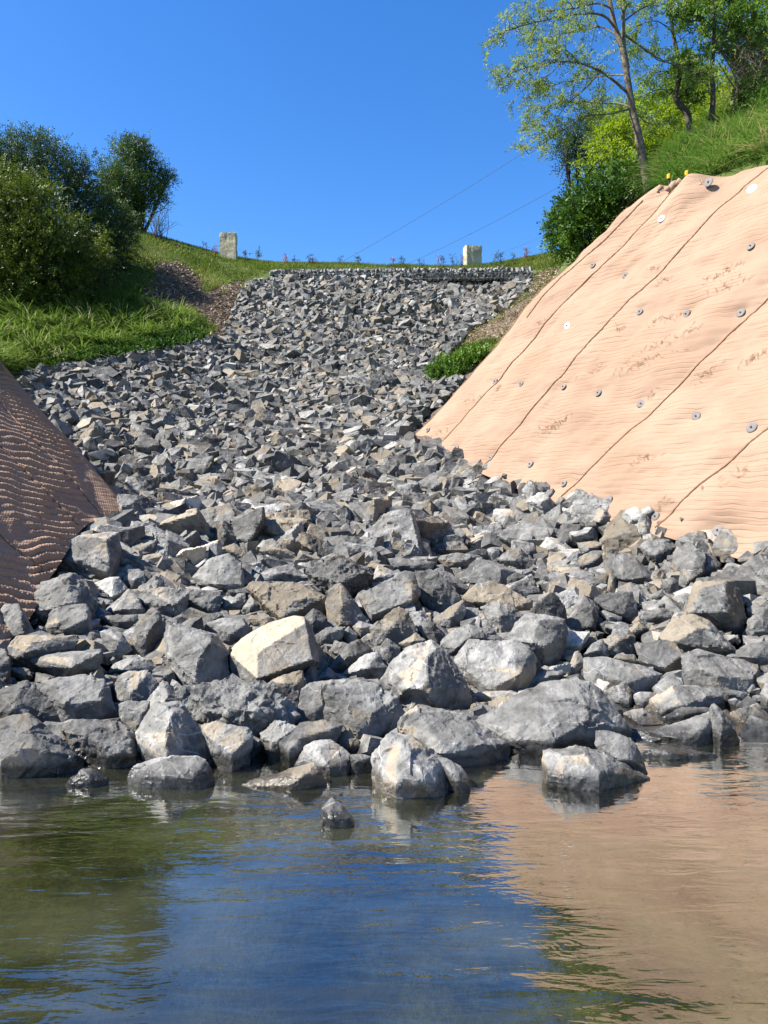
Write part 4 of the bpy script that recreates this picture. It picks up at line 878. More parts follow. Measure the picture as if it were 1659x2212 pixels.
ROCKS = []      # dicts: V,F hull (world), vox, rough, attr, label
HPOLY = []; HDEP = []
for (tl, ref, rest, outl, ridg, br, tn, rough) in H:
    ox, oy = T[tl]
    f = lambda x, y: ((ox + x * 500 / 1659) / 1.15732, (oy + y * 500 / 1659) / 1.15732)
    O = np.array([f(x, y) for x, y in outl]); O = O.mean(0) + (O - O.mean(0)) * 1.045
    R = np.array([f(x, y) for x, y, _ in ridg])
    vmax = O[:, 1].max(); vmin = O[:, 1].min(); um = O[:, 0].mean(); wpx = O[:, 0].max() - O[:, 0].min()
    ub = O[O[:, 1] > vmax - .25 * (vmax - vmin), 0].mean()
    d0 = ray_ground(ub, vmax)
    if vmax > 1555: d0 = min(d0, EYE * FPX / (vmax - CY) * 1.0)
    d0 = min(d0, 14.0)
    W = wpx / FPX * d0; Hh = (vmax - vmin) / FPX * d0
    sz = math.sqrt(W * Hh)
    tilt = .36
    dep = lambda v: d0 + .22 * sz + tilt * (vmax - v) / FPX * d0
    front_ = [P(u, v, dep(v)) for u, v in O]
    ridge_ = [P(u, v, dep(v) - 1.2 * fw * sz) for (u, v), (_, _, fw) in zip(R, ridg)]
    cu, cv = O.mean(0)
    back = [P(cu + (u - cu) * .72, cv + (v - cv) * .72, dep(v) + .55 * sz) for u, v in O]
    pts = front_ + ridge_ + back
    z0 = min(p[2] for p in front_)
    if z0 < .14:                                   # standing in the water: carry the foot down to the bed
        for p in list(front_):
            if p[2] < z0 + .3 * Hh: pts.append(p + np.array([0, .02, -.22]))
        for p in list(ridge_):
            if p[2] < z0 + .4 * Hh: pts.append(p + np.array([0, .03, -.22]))
    else:                                          # bedded among its neighbours
        for p in back: pts.append(p + np.array([0, .0, -.30 * Hh]))
        for p in front_:
            if p[2] < z0 + .2 * Hh: pts.append(p + np.array([0, .12 * sz, -.22 * Hh]))
    Vh, Fh = hull(np.array(pts))
    Vh, Fh = chip(Vh, Fh, np.random.default_rng(len(ROCKS) + 400), int(2 + 3 * rough), .05)
    ROCKS.append(dict(V=Vh, F=Fh, d=d0, size=sz, rough=rough, br=br, tn=tn, label=(ref + (", " if rest and not rest.startswith(("and", "with", "behind", "below", "above", "in ", "at ", "beside", "on ", "right", "left", "near", "next", "between", "standing", "sitting", "hanging", "leaning", "half", "tilted", "crossing")) else " " if rest else "") + rest), hero=True))
    HPOLY.append((O, d0, ref)); HDEP.append((d0 + .22 * sz, .36 * d0 / FPX, vmax))

# ---- the rest of the riprap: scattered over the slope, flat-faced crushed stone
gR = np.random.default_rng(21)
PROTO = [polyhedron(gR, int(gR.integers(5, 11)), (1.0, gR.uniform(.68, .98), gR.uniform(.52, .84))) for _ in range(70)]
def size_at(y): return np.interp(y, [5, 8, 10, 12, 15, 20, 28], [.32, .315, .30, .275, .25, .225, .205])
def scatter(step, layer):
    out = []; y = 5.0
    while y < 29.0:
        s = size_at(y); dy = step * s
        for x in np.arange(-13, 11, step * s):
            out.append((x + gR.uniform(-.5, .5) * step * s, y + gR.uniform(-.5, .5) * dy))
        y += dy
    return np.array(out)
cand = []
for layer, step in ((0, .62), (1, .85), (2, .5)):
    xy = scatter(step, layer)
    z = gz(xy[:, 0], xy[:, 1]); p = np.stack([xy[:, 0], xy[:, 1], z], 1)
    u, v = proj(p)
    ok = inpoly(u, v, RIP) & (u > -330) & (u < 1990)
    inl = inpoly(u, v, MATL)
    if inl.any():
        k = SL.k; dm = 1 / (k[0] + k[1] * u + k[2] * v)
        ok &= ~(inl & (xy[:, 1] < dm + .7))
    if layer == 2: ok &= (xy[:, 1] < 10.5)
    for q in p[ok]: cand.append((q, layer))
def euler_R(a, b, c): return np.array(Matrix.Rotation(c, 3, 'Z') @ Matrix.Rotation(b, 3, 'Y') @ Matrix.Rotation(a, 3, 'X'))
BR = [('dark', .62), ('dark', .78), ('grey', .95), ('grey', 1.05), ('grey', 1.2), ('grey', 1.1), ('pale', 1.5), ('pale', 1.75), ('white', 2.0)]
BRW = np.array([.13, .15, .16, .16, .12, .08, .10, .08, .03])
fill = []
for q, layer in cand:
    s = size_at(q[1]) * float(np.clip(np.exp(gR.normal(0, .38 if q[1] < 12 else .32)), .45, 2.3)) * (1.0 if layer == 0 else .95)
    if layer == 2: s *= .55
    ci = gR.choice(len(BR), p=BRW / BRW.sum()); cname, br = BR[ci]
    br *= gR.uniform(.92, 1.08)
    tn = float(np.clip(gR.normal(.30, .2), 0, .6)) if cname not in ('pale',) else gR.uniform(0, .6)
    if gR.random() < .13: tn = gR.uniform(.75, 1.0); cname = 'tan'; br = gR.uniform(.85, 1.3)
    k = int(gR.integers(len(PROTO))); Vp, Fp = PROTO[k]
    tz = gR.normal(0, .38)
    if gR.random() < (.15 if q[1] < 12 else .07): tz += 1.0
    R = euler_R(tz + (.25 if q[1] < 12 else .42), gR.normal(0, .38 if q[1] < 12 else .3), gR.uniform(0, 6.28))
    for trial in range(4):
        c = q + np.array([0, 0, ((.02, .20 if q[1] < 11 else .08, .06)[layer] if trial == 0 else -.12 * trial) * s])
        V_ = (Vp * (s * .58)) @ R.T + c
        us, vs = proj(V_); mu, mv = proj(c)
        # never in front of a traced rock
        bad = hid = False
        for (O, d0, ref), (hd, hk, hv) in zip(HPOLY, HDEP):
            if us.max() < O[:, 0].min() or us.min() > O[:, 0].max() or vs.max() < O[:, 1].min() or vs.min() > O[:, 1].max(): continue
            if q[1] < hd + hk * max(0, hv - max(vs.min(), O[:, 1].min())) + .45 * s:
                C = O.mean(0); Os = C + (O - C) * .90
                if inpoly(np.concatenate([us, mu]), np.concatenate([vs, mv]), [tuple(a) for a in Os]).any(): bad = True; break
        if not bad: break
        s *= .72
    if bad: continue
    w = us.max() - us.min(); h = vs.max() - vs.min()
    fill.append(dict(V=V_, F=Fp, c=c, d=q[1], size=s, rough=gR.uniform(.7, 1.3), br=br, tn=tn, seed=gR.random(), col=cname, u=mu[0], v=mv[0], w=w, h=h, area=w * h, layer=layer, hid=hid))
    if fill[-1]['v'] > 1480: fill[-1]['hid'] = True
# how much of each shows: paint the outlines far to near at quarter size
def hull2(p):
    p = p[np.lexsort((p[:, 1], p[:, 0]))]
    def half(q):
        h = []
        for a in q:
            while len(h) > 1 and (h[-1][0] - h[-2][0]) * (a[1] - h[-2][1]) - (h[-1][1] - h[-2][1]) * (a[0] - h[-2][0]) <= 0: h.pop()
            h.append(a)
        return h[:-1]
    return half(p) + half(p[::-1])
n_ind = 300 - len(ROCKS)
idm = np.full((554, 416), -1, int)
items = [(f['d'], k, hull2(np.stack(proj(f['V']), 1) / 4)) for k, f in enumerate(fill)] + [(d0 + .25, 100000 + k, [tuple(a / 4) for a in O]) for k, (O, d0, ref) in enumerate(HPOLY)]
for d, k, poly in sorted(items, key=lambda a: -a[0]):
    pa = np.array(poly); x0, x1 = int(max(0, pa[:, 0].min())), int(min(415, pa[:, 0].max() + 1)); y0, y1 = int(max(0, pa[:, 1].min())), int(min(553, pa[:, 1].max() + 1))
    if x1 <= x0 or y1 <= y0: continue
    X, Y = np.meshgrid(np.arange(x0, x1 + 1), np.arange(y0, y1 + 1))
    m_ = inpoly(X, Y, poly); idm[y0:y1 + 1, x0:x1 + 1][m_] = k
XX, YY = np.meshgrid(np.arange(416) * 4.0, np.arange(554) * 4.0)
RMAT = [(1400, 400), (1210, 555), (1100, 685), (1000, 800), (878, 945), (1000, 985), (1200, 1050), (1430, 1115), (1659, 1160), (1659, 340)]
idm[inpoly(XX, YY, MATL) | inpoly(XX, YY, RMAT)] = -1          # hidden behind the mats
idm[YY > 1545] = -1                                              # awash or under water
cnt = np.bincount(idm[(idm >= 0) & (idm < 100000)], minlength=len(fill))
order = np.argsort(-cnt)
pick = [fill[k] for k in order[:n_ind] if cnt[k] > 3]
picked = set(id(f) for f in pick)
# labels: size, colour, shape, and where it lies from the nearest traced rock
used = set()
refs = [(O.mean(0), np.ptp(O[:, 0]), np.ptp(O[:, 1]), ref) for O, d0, ref in HPOLY]
marks = [((283, 1075), 'tip of the shaded mat'), ((880, 950), 'lower left corner of the peach mat'), ((1200, 1050), 'lower hem of the peach mat')]
for f in sorted(pick, key=lambda f: -f['v']):
    sizew = 'large' if f['w'] > 95 else 'small' if f['w'] < 55 else 'medium-sized'
    shp = 'flat' if f['h'] < .48 * f['w'] else 'upright' if f['h'] > .95 * f['w'] else 'blocky'
    colw = {'dark': 'dark grey', 'grey': 'grey', 'pale': 'pale grey', 'tan': 'tan-stained', 'white': 'whitish'}[f['col']]
    opts = []
    for (c, w_, h_, ref) in refs + [((np.array(m)), 30, 20, n_) for m, n_ in marks]:
        du, dv = f['u'] - c[0], f['v'] - c[1]
        dist = math.hypot(du, dv)
        if abs(du) > abs(dv) * 1.1: rel = 'right of' if du > 0 else 'left of'
        else: rel = 'below' if dv > 0 else 'above'
        ref_ = ref
        if ref in ('tip of the shaded mat', 'lower left corner of the peach mat', 'lower hem of the peach mat'): pass
        far = 'just ' if dist < .75 * (f['w'] + max(w_, h_)) / 1.5 else 'some way ' if dist > 150 else ''
        opts.append((dist, far + rel + ' the ' + ref_))
    opts.sort()
    lab = None
    for dist, o in opts[:14]:
        L = f"{sizew} {shp} {colw} rock {o}"
        if len(L.split()) <= 16 and L not in used: lab = L; break
    if lab is None:
        for (da, oa) in opts[:8]:
            for adj in ('tilted', 'angular', 'rough'):
                L = f"{adj} {shp} {colw} rock {oa}"
                if len(L.split()) <= 16 and L not in used: lab = L; break
            if lab: break
    used.add(lab)
    ROCKS.append(dict(V=f['V'], F=f['F'], d=f['d'], size=f['size'], rough=f['rough'], br=f['br'], tn=f['tn'], label=lab, hero=False))

# one voxel pass for all individual rocks, laid out in a row, then cut apart again
V_all, F_all, xs, X0, cs, vox = [], [], [], 0.0, [], []
nv = 0
for r in ROCKS:
    c = (r['V'].max(0) + r['V'].min(0)) / 2
    vx = max(.011, r['d'] * .0025)
    q = (r['V'] - c) / vx
    ext = np.ptp(q[:, 0])
    X0 += ext / 2 + 6
    V_all.append(q + [X0, 0, 0]); F_all.append(r['F'] + nv); nv += len(q)
    xs.append(X0); X0 += ext / 2 + 6; cs.append(c); vox.append(vx)
tmp = link("tmp", make_mesh("tmp", np.concatenate(V_all), [np.concatenate(F_all)]), None)
md = tmp.modifiers.new("r", 'REMESH'); md.mode = 'VOXEL'; md.voxel_size = 1.0
dg = bpy.context.evaluated_depsgraph_get()
ev = tmp.evaluated_get(dg); me = ev.to_mesh()
RV = np.empty(len(me.vertices) * 3, np.float32); me.vertices.foreach_get('co', RV); RV = RV.reshape(-1, 3).astype(float)
RL = np.empty(len(me.loops), np.int32); me.loops.foreach_get('vertex_index', RL)
RN = np.empty(len(me.polygons), np.int32); me.polygons.foreach_get('loop_total', RN)
RS = np.empty(len(me.polygons), np.int32); me.polygons.foreach_get('loop_start', RS)
ev.to_mesh_clear()
bpy.data.objects.remove(tmp)
Q = RL[(RS[:, None] + np.arange(4)[None])]
mid = np.array([(xs[i] + np.ptp(V_all[i][:, 0]) / 2 + 6) for i in range(len(xs))])
vid = np.searchsorted(mid, RV[:, 0])
qid = vid[Q[:, 0]]
vo_ = np.argsort(vid, kind='stable'); qo_ = np.argsort(qid, kind='stable')
vb = np.searchsorted(vid[vo_], np.arange(len(xs) + 1)); qb = np.searchsorted(qid[qo_], np.arange(len(xs) + 1))
remap = np.empty(len(RV), np.int64)

def normals(V, F):
    a, b, c, d = (V[F[:, i]] for i in range(4))
    n = np.cross(c - a, d - b); N = np.zeros_like(V)
    for i in range(4): np.add.at(N, F[:, i], n)
    return N / (np.linalg.norm(N, axis=1, keepdims=True) + 1e-9)

for i, r in enumerate(ROCKS):
    vi = vo_[vb[i]:vb[i + 1]]; remap[vi] = np.arange(len(vi))
    F = remap[Q[qo_[qb[i]:qb[i + 1]]]]
    V = (RV[vi] - [xs[i], 0, 0]) * vox[i]
    g = np.random.default_rng(1000 + i)
    s = r['size']; ro = r['rough']
    N = normals(V, F); N0 = N
    # push the rounded voxel surface back out to the true flat faces and sharp edges
    hv = r['V'] - cs[i]; hf = r['F']
    pn = np.cross(hv[hf[:, 1]] - hv[hf[:, 0]], hv[hf[:, 2]] - hv[hf[:, 0]]); ar = np.linalg.norm(pn, axis=1); pn = pn[ar > 1e-7] / ar[ar > 1e-7][:, None]
    fc = hv[hf].mean(1)[ar > 1e-7]; pn[((fc - hv.mean(0)) * pn).sum(1) < 0] *= -1
    if (((V - V.mean(0)) * N).sum(1)).mean() < 0: N = -N; N0 = N
    pb = (pn * fc).sum(1)
    aN = N @ pn.T; tt = np.where(aN > .15, (pb[None] - V @ pn.T) / np.maximum(aN, .15), 9)
    V = V + N * np.clip(tt.min(1), -3 * vox[i], 3 * vox[i])[:, None]
    # conchoidal chips: tilted planes in Voronoi cells
    rr = min(ro, 1.5)
    for K, amp, grad in ((int(12 + 8 * ro), .012, .12), (int(60 * ro + 20), .007, .2)):
        sd = V[g.integers(len(V), size=K)] + g.normal(0, .03 * s, (K, 3))
        warp = V + .035 * s * np.stack([vnoise(V * 7 / s, i + 1), vnoise(V * 7 / s, i + 2), vnoise(V * 7 / s, i + 3)], 1)
        dd = ((warp[:, None] - sd[None]) ** 2).sum(-1); kk = dd.argmin(1)
        G = g.normal(0, grad, (K, 3)); off_ = g.uniform(-.6, .6, K) * amp * s
        h = off_[kk] + np.clip(((V - sd[kk]) * G[kk]).sum(1), -amp * s, amp * s)
        V = V + N * (h * rr)[:, None]
    if ro > 2: V = V + N * (.035 * s * fbm(V * 9 / s, 4, i))[:, None]
    lay = g.normal(0, 1, 3); lay /= np.linalg.norm(lay)
    st = np.stack([V @ lay * 26 / s, V[:, 0] * 2 / s, V[:, 1] * 2 / s], 1)
    V = V + N * ((.006 * s * fbm(V * 18 / s + i, 3, i) + .005 * s * vnoise(st, i)) * rr)[:, None]
    hv = r['V']; hf = r['F']
    fn = np.cross(hv[hf[:, 1]] - hv[hf[:, 0]], hv[hf[:, 2]] - hv[hf[:, 0]]); fn /= np.linalg.norm(fn, axis=1, keepdims=True) + 1e-9
    fl = ((hv[hf].mean(1) - hv.mean(0)) * fn).sum(1) < 0; fn[fl] *= -1
    fid = (N0 @ fn.T).argmax(1)
    key = np.round(fn * 2.2).astype(int); fk = np.unique(key, axis=0, return_inverse=True)[1].ravel()
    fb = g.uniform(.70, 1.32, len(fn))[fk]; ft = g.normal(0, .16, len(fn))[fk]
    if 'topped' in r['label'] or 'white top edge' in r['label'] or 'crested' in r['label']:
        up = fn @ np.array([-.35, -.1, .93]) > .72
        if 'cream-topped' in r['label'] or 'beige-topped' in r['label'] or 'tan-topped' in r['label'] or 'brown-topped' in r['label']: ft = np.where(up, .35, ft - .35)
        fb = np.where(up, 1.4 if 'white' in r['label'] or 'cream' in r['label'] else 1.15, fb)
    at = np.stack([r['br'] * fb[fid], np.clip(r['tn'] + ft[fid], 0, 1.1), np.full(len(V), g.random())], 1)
    c = cs[i]
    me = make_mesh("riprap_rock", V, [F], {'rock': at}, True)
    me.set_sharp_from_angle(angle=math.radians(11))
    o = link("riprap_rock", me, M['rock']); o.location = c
    tag(o, r['label'], "rock", "riprap rocks along the foot of the slope")

# everything smaller: one mass of riprap
mbV, mbF, mbA, n = [], [], [], 0
for f in fill:
    if id(f) in picked: continue
    V = f['V']; F = f['F']
    mbV.append(V + gR.normal(0, .012 * f['size'], V.shape)); mbF.append(F + n); n += len(V)
    mbA.append(np.tile([f['br'], f['tn'], f['seed']], (len(V), 1)))
rub = link("riprap_rubble", make_mesh("riprap_rubble", np.concatenate(mbV), [np.concatenate(mbF)], {'rock': np.concatenate(mbA)}), M['rock'])
tag(rub, "dense carpet of broken grey riprap filling the slope", "riprap", None, 'stuff')

# ------------------------------------------------------------------ vegetation
def unit(a): return a / (np.linalg.norm(a, axis=-1, keepdims=True) + 1e-9)
def sprays(mb, base, d, L, k, lL, lW, var, g, droop=.25, spread=.85):
    n = len(base); d = unit(d); L = np.broadcast_to(L, (n,))
    side = unit(np.cross(d, g.normal(0, 1, (n, 3))))
    up = np.cross(side, d)
    cs_, ds_, ss_, vs_ = [], [], [], []
    for i in range(k):
        t = (i + .6) / k
        p = base + d * (L * t)[:, None] - np.array([0, 0, 1.]) * (droop * L * t * t)[:, None]
        sg = 1 if i % 2 else -1
        q = unit(d * .55 + side * sg * spread + g.normal(0, .28, (n, 3)) - np.array([0, 0, droop * .6]))
        if i == k - 1: q = d
        cs_.append(p); ds_.append(q); ss_.append(unit(np.cross(q, up + g.normal(0, .35, (n, 3))))); vs_.append(np.clip(var + g.normal(0, .10, n), 0, 1))
    c = np.concatenate(cs_); m = len(c)
    mb.leaves(c, np.concatenate(ds_), np.concatenate(ss_), lL * g.uniform(.7, 1.25, m), lW * g.uniform(.75, 1.25, m), np.concatenate(vs_))

def crown(mb, blobs, dens, k, L, lL, lW, g, seed, droop=.25, upw=.25, shell=.45, lump=.28, vb=.42):
    for (u, v, d, r) in blobs:
        c = P(u, v, d); n = max(8, int(dens * r * r))
        q = unit(g.normal(0, 1, (n, 3)))
        rad = r * g.random(n) ** shell * (1 + lump * fbm(q * 2.3 + c, 3, seed))
        p = c + q * rad[:, None]
        d_ = q * .75 + g.normal(0, .5, (n, 3)) + np.array([0, 0, upw])
        var = vb + .26 * fbm(p * .9, 2, seed) + .20 * fbm(p * 3.2, 2, seed + 5) + g.normal(0, .07, n)
        sprays(mb, p, d_, L * g.uniform(.6, 1.3, n), k, lL, lW, var, g, droop)

def stems(mb, foot, blobs, g, r0=.06, k=5):
    """tapered limbs from the foot up into every clump of the crown"""
    foot = np.asarray(foot)
    for (u, v, d, r) in blobs:
        c = P(u, v, d) + g.normal(0, .2 * r, 3)
        m = foot * .45 + c * .55 + np.array([0, 0, -.12 * np.linalg.norm(c - foot)]) + g.normal(0, .06, 3)
        t = np.linspace(0, 1, 7)[:, None]
        pts = foot * (1 - t) ** 2 + 2 * m * t * (1 - t) + c * t ** 2
        mb.tube(pts, np.linspace(r0, r0 * .22, 7), k)
        for j in range(4):
            e = c + unit(g.normal(0, 1, 3)) * r * .9
            s0 = pts[4 + j % 2]
            mb.tube([s0, (s0 + e) / 2 + g.normal(0, .05, 3), e], [r0 * .3, r0 * .2, r0 * .07], 4)

def ground_at(u, v):
    d = ray_ground(u, v); return P(u, v, d)

def bush(name, label, cat, foot, blobs, mat, dens, k, L, lL, lW, seed, bark='bark_dark', r0=.06, group=None, **kw):
    g = np.random.default_rng(seed)
    foot = np.asarray(foot, float)
    e = empty(name, foot); tag(e, label, cat, group)
    mb = MB(); crown(mb, blobs, dens, k, L, lL, lW, g, seed, **kw); mb.build("crown", M[mat], e)
    mb = MB(); stems(mb, foot - [0, 0, .15], blobs, g, r0); mb.build("trunk", M[bark], e, True)
    return e

def foot(u, v, d):
    p = P(u, v, d); p[2] = float(gz(p[0], p[1])); return p

G1 = "shrubs and trees on the left hillside"
bush("bush", "big olive-green feathery bush at the left frame edge, nearest of its thicket", "bush", foot(40, 640, 22.4),
     [(40, 470, 22.5, 1.2), (115, 525, 22.3, .95), (-20, 560, 22, 1.25), (60, 590, 22, 1.1), (125, 605, 22.3, .8), (-70, 450, 23, 1.3), (15, 425, 22.8, .85), (150, 560, 22.5, .6), (-60, 620, 22, .9), (75, 430, 22.8, .6)], 'bush_olive', 800, 10, .42, .09, .04, 101, group=G1, droop=.3)
bush("tree", "tall blue-green tree with thin wispy tips rising behind the olive bush", "tree", foot(60, 600, 25.4),
     [(20, 355, 25.2, .8), (70, 340, 25, .7), (112, 355, 25, .7), (150, 400, 25, .75), (50, 405, 25, .95), (12, 318, 25.3, .45), (85, 312, 25.2, .4), (-60, 345, 25, .9), (165, 370, 25, .45), (40, 300, 25.3, .28), (110, 318, 25.2, .3), (195, 352, 25.1, .25), (178, 440, 25, .7), (0, 400, 25, .8), (-40, 390, 25, .8)], 'bush_blue', 640, 10, .40, .085, .034, 102, group=G1, shell=.6, lump=.42, r0=.08, droop=.15)
bush("tree", "dark spreading tree at the end of the thicket on the left crest", "tree", foot(303, 505, 31.3),
     [(280, 345, 30.9, .75), (300, 322, 30.9, .5), (262, 392, 30.6, .8), (312, 402, 30.9, .72), (348, 386, 31.2, .45), (335, 425, 31.2, .45), (252, 432, 30.3, .8), (238, 392, 30.1, .55), (365, 378, 31.3, .25), (270, 318, 30.9, .3), (296, 445, 30.9, .5), (275, 468, 30.9, .5), (255, 485, 30.5, .45), (288, 480, 31.1, .35), (318, 352, 31.0, .5)], 'bush_dark', 800, 10, .40, .085, .036, 103, group=G1, shell=.55, lump=.4, r0=.09, vb=.46)
bush("bush", "deep green dense bush between the olive bush and the crest tree", "bush", foot(190, 610, 25),
     [(195, 445, 25.5, .95), (222, 485, 25.6, .85), (180, 525, 25, 1.05), (258, 492, 26.6, .75), (232, 540, 25.4, .75), (140, 580, 24, .9), (190, 605, 24, .7), (225, 585, 24.5, .5), (60, 640, 22.6, .5), (130, 645, 23, .5), (250, 520, 26, .6), (20, 650, 22.3, .5)], 'bush_dark', 620, 10, .38, .08, .03, 104, group=G1, vb=.34)
bush("sapling", "thin yellowish sapling in front of the deep green bush", "sapling", foot(222, 580, 24.3),
     [(219, 528, 24.0, .22), (226, 552, 24.0, .25), (212, 560, 24, .22), (224, 505, 24, .14)], 'bush_olive', 900, 8, .25, .07, .03, 105, r0=.015, vb=.75)
bush("bush", "small dark shrub at the left edge of the bare mulch patch", "bush", foot(268, 650, 25),
     [(268, 628, 25, .38), (285, 636, 25, .25), (250, 634, 25, .28)], 'bush_dark', 900, 8, .22, .06, .03, 106, r0=.02, vb=.5)
# leafless twiggy shrub beside the crest tree
g = np.random.default_rng(107)
e = empty("shrub", foot(340, 515, 29.5)); tag(e, "sparse twiggy shrub at the foot of the crest tree, against the sky", "shrub")
mb = MB(); ml = MB()
for i in range(26):
    a = foot(340 + g.normal(0, 10), 515, 29.5); b = P(348 + g.normal(0, 20), 462 + g.normal(0, 16), 29.5)
    m = (a + b) / 2 + g.normal(0, .1, 3); mb.tube([a, m, b], [.012, .009, .004], 4)
    n = 5; t = g.uniform(.5, 1, n)[:, None]; pp = m + (b - m) * (t * 2 - 1).clip(0, 1)
    sprays(ml, pp, g.normal(0, 1, (n, 3)) + [0, 0, .4], .16, 4, .05, .02, np.full(n, .5), g)
mb.build("stem", M['bark_dark'], e); ml.build("foliage", M['bush_dark'], e)

# ---- right bank
G2 = "trees and bushes on top of the right bank"
bush("bush", "glossy dark green creeper-like bush hanging at the mat's top left edge", "bush", foot(1290, 450, 18.6),
     [(1332, 405, 17.8, .5), (1292, 425, 18.1, .55), (1245, 455, 18.5, .5), (1218, 492, 18.9, .42), (1222, 530, 19, .35), (1268, 475, 18.3, .5), (1355, 388, 17.3, .35), (1302, 462, 18, .45), (1198, 470, 19, .22), (1240, 515, 18.6, .35), (1200, 505, 19, .25), (1380, 385, 16.6, .25)], 'glossy', 1100, 8, .26, .085, .045, 201, group=G2, vb=.40)
bush("bush", "bright yellow-green bush behind the leaning tree's trunk", "bush", foot(1370, 380, 19.5),
     [(1312, 292, 19, .55), (1342, 332, 19, .6), (1352, 270, 19.4, .65), (1302, 342, 18.8, .45), (1392, 300, 19.5, .65), (1435, 272, 19.8, .7), (1455, 232, 20, .7), (1392, 238, 20, .5), (1365, 368, 18.3, .38), (1420, 330, 19, .5), (1325, 250, 19.8, .35)], 'lime', 560, 9, .32, .085, .034, 202, group=G2, shell=.6, lump=.4, vb=.55)
bush("tree", "dusky blue-green tree farthest left among the right bank trees", "tree", foot(1260, 400, 21.3),
     [(1242, 302, 21, .45), (1228, 340, 21, .4), (1270, 292, 21, .5), (1256, 352, 21, .45), (1292, 262, 21.4, .45), (1285, 330, 21, .5), (1225, 318, 21, .3)], 'bush_blue', 700, 9, .34, .08, .03, 203, group=G2, shell=.6, lump=.4)
bush("bush", "lime and green thicket behind the two thin trees at right", "bush", foot(1560, 280, 20.5),
     [(1520, 205, 21, .9), (1580, 225, 20.6, .8), (1645, 235, 20, .85), (1485, 190, 21.4, .7), (1700, 200, 20, .9), (1540, 255, 20, .6), (1610, 180, 21, .7), (1750, 160, 20, 1.0), (1470, 285, 18.5, .4), (1520, 275, 18.2, .38), (1570, 255, 18, .42), (1610, 235, 18, .42), (1550, 215, 18.6, .4)], 'lime', 480, 9, .34, .085, .036, 204, group=G2, shell=.6, vb=.36)
bush("bush", "leafy deep green bush at the right frame edge above the grass", "bush", foot(1640, 262, 17),
     [(1650, 245, 16.4, .42), (1690, 225, 16.2, .5), (1612, 262, 16.5, .28), (1740, 230, 16, .6), (1632, 205, 16.8, .35), (1580, 285, 16.4, .16)], 'glossy', 1100, 8, .25, .085, .045, 205, group=G2, vb=.45)

def limb(mb, pts, d, r0, r1, k=6, n=24, jit=0.0, g=None):
    K = np.array([P(u, v, d + (dd[0] if dd else 0)) for u, v, *dd in pts]); p = catmull(K, np.linspace(0, len(K) - 1, n))
    if jit: p = p + g.normal(0, jit, p.shape) * np.linspace(0, 1, n)[:, None]
    mb.tube(p, np.linspace(r0, r1, n), k); return p
def Z3(x, y, dd=0.0): return (1020 + .3854 * x, .3854 * y, dd)

def feather_tree(name, label, foot_, trunk, d, r0, branches, seed, bark, mat, twig=.34, dens=1.0, nlv=9, lL=.052, lW=.022, group=G2, vb=.5):
    g = np.random.default_rng(seed)
    e = empty(name, foot_); tag(e, label, "tree", group)
    tb = MB(); tp = limb(tb, [Z3(*q) for q in trunk], d, r0, r0 * .25, 9, 40)
    lb = MB(); bb = MB(); paths = []
    for (pts, br) in branches:
        p = limb(bb, [Z3(*q) for q in pts], d, br * .66, br * .13, 5, 26, .006, g); paths.append((p, br))
    for (p, br) in paths:
        ln = np.concatenate([[0], np.cumsum(np.linalg.norm(np.diff(p, axis=0), axis=1))])
        n = int(ln[-1] / .085 * dens)
        for i in range(n):
            f = g.uniform(.22, 1.0); q = np.array([np.interp(f * ln[-1], ln, p[:, a]) for a in range(3)])
            j = min(int(f * 25), 24); tdir = unit(p[j + 1] - p[j])
            dv = unit(tdir * .55 + g.normal(0, .62, 3) + np.array([0, 0, .12])); L = twig * g.uniform(.5, 1.5) * (1.15 - .4 * f)
            tw = np.array([q, q + dv * L * .5 + [0, 0, .02], q + dv * L - [0, 0, .05 * L]])
            bb.tube(tw, [br * .22 + .002, .004, .002], 3)
            m = int(g.integers(5, 10)); tt = g.uniform(.3, 1.05, m)[:, None]
            base = q + dv * L * tt
            sprays(lb, base, dv * .7 + g.normal(0, .7, (m, 3)), g.uniform(.12, .24, m), nlv, lL, lW, np.clip(vb + .3 * float(fbm(q[None] * 1.3, 2, seed)[0]) + g.normal(0, .1, m), 0, 1), g, .3, .9)
    tb.build("trunk", M[bark], e, True); bb.build("branches", M[bark], e, True); lb.build("crown", M[mat], e)
    return e
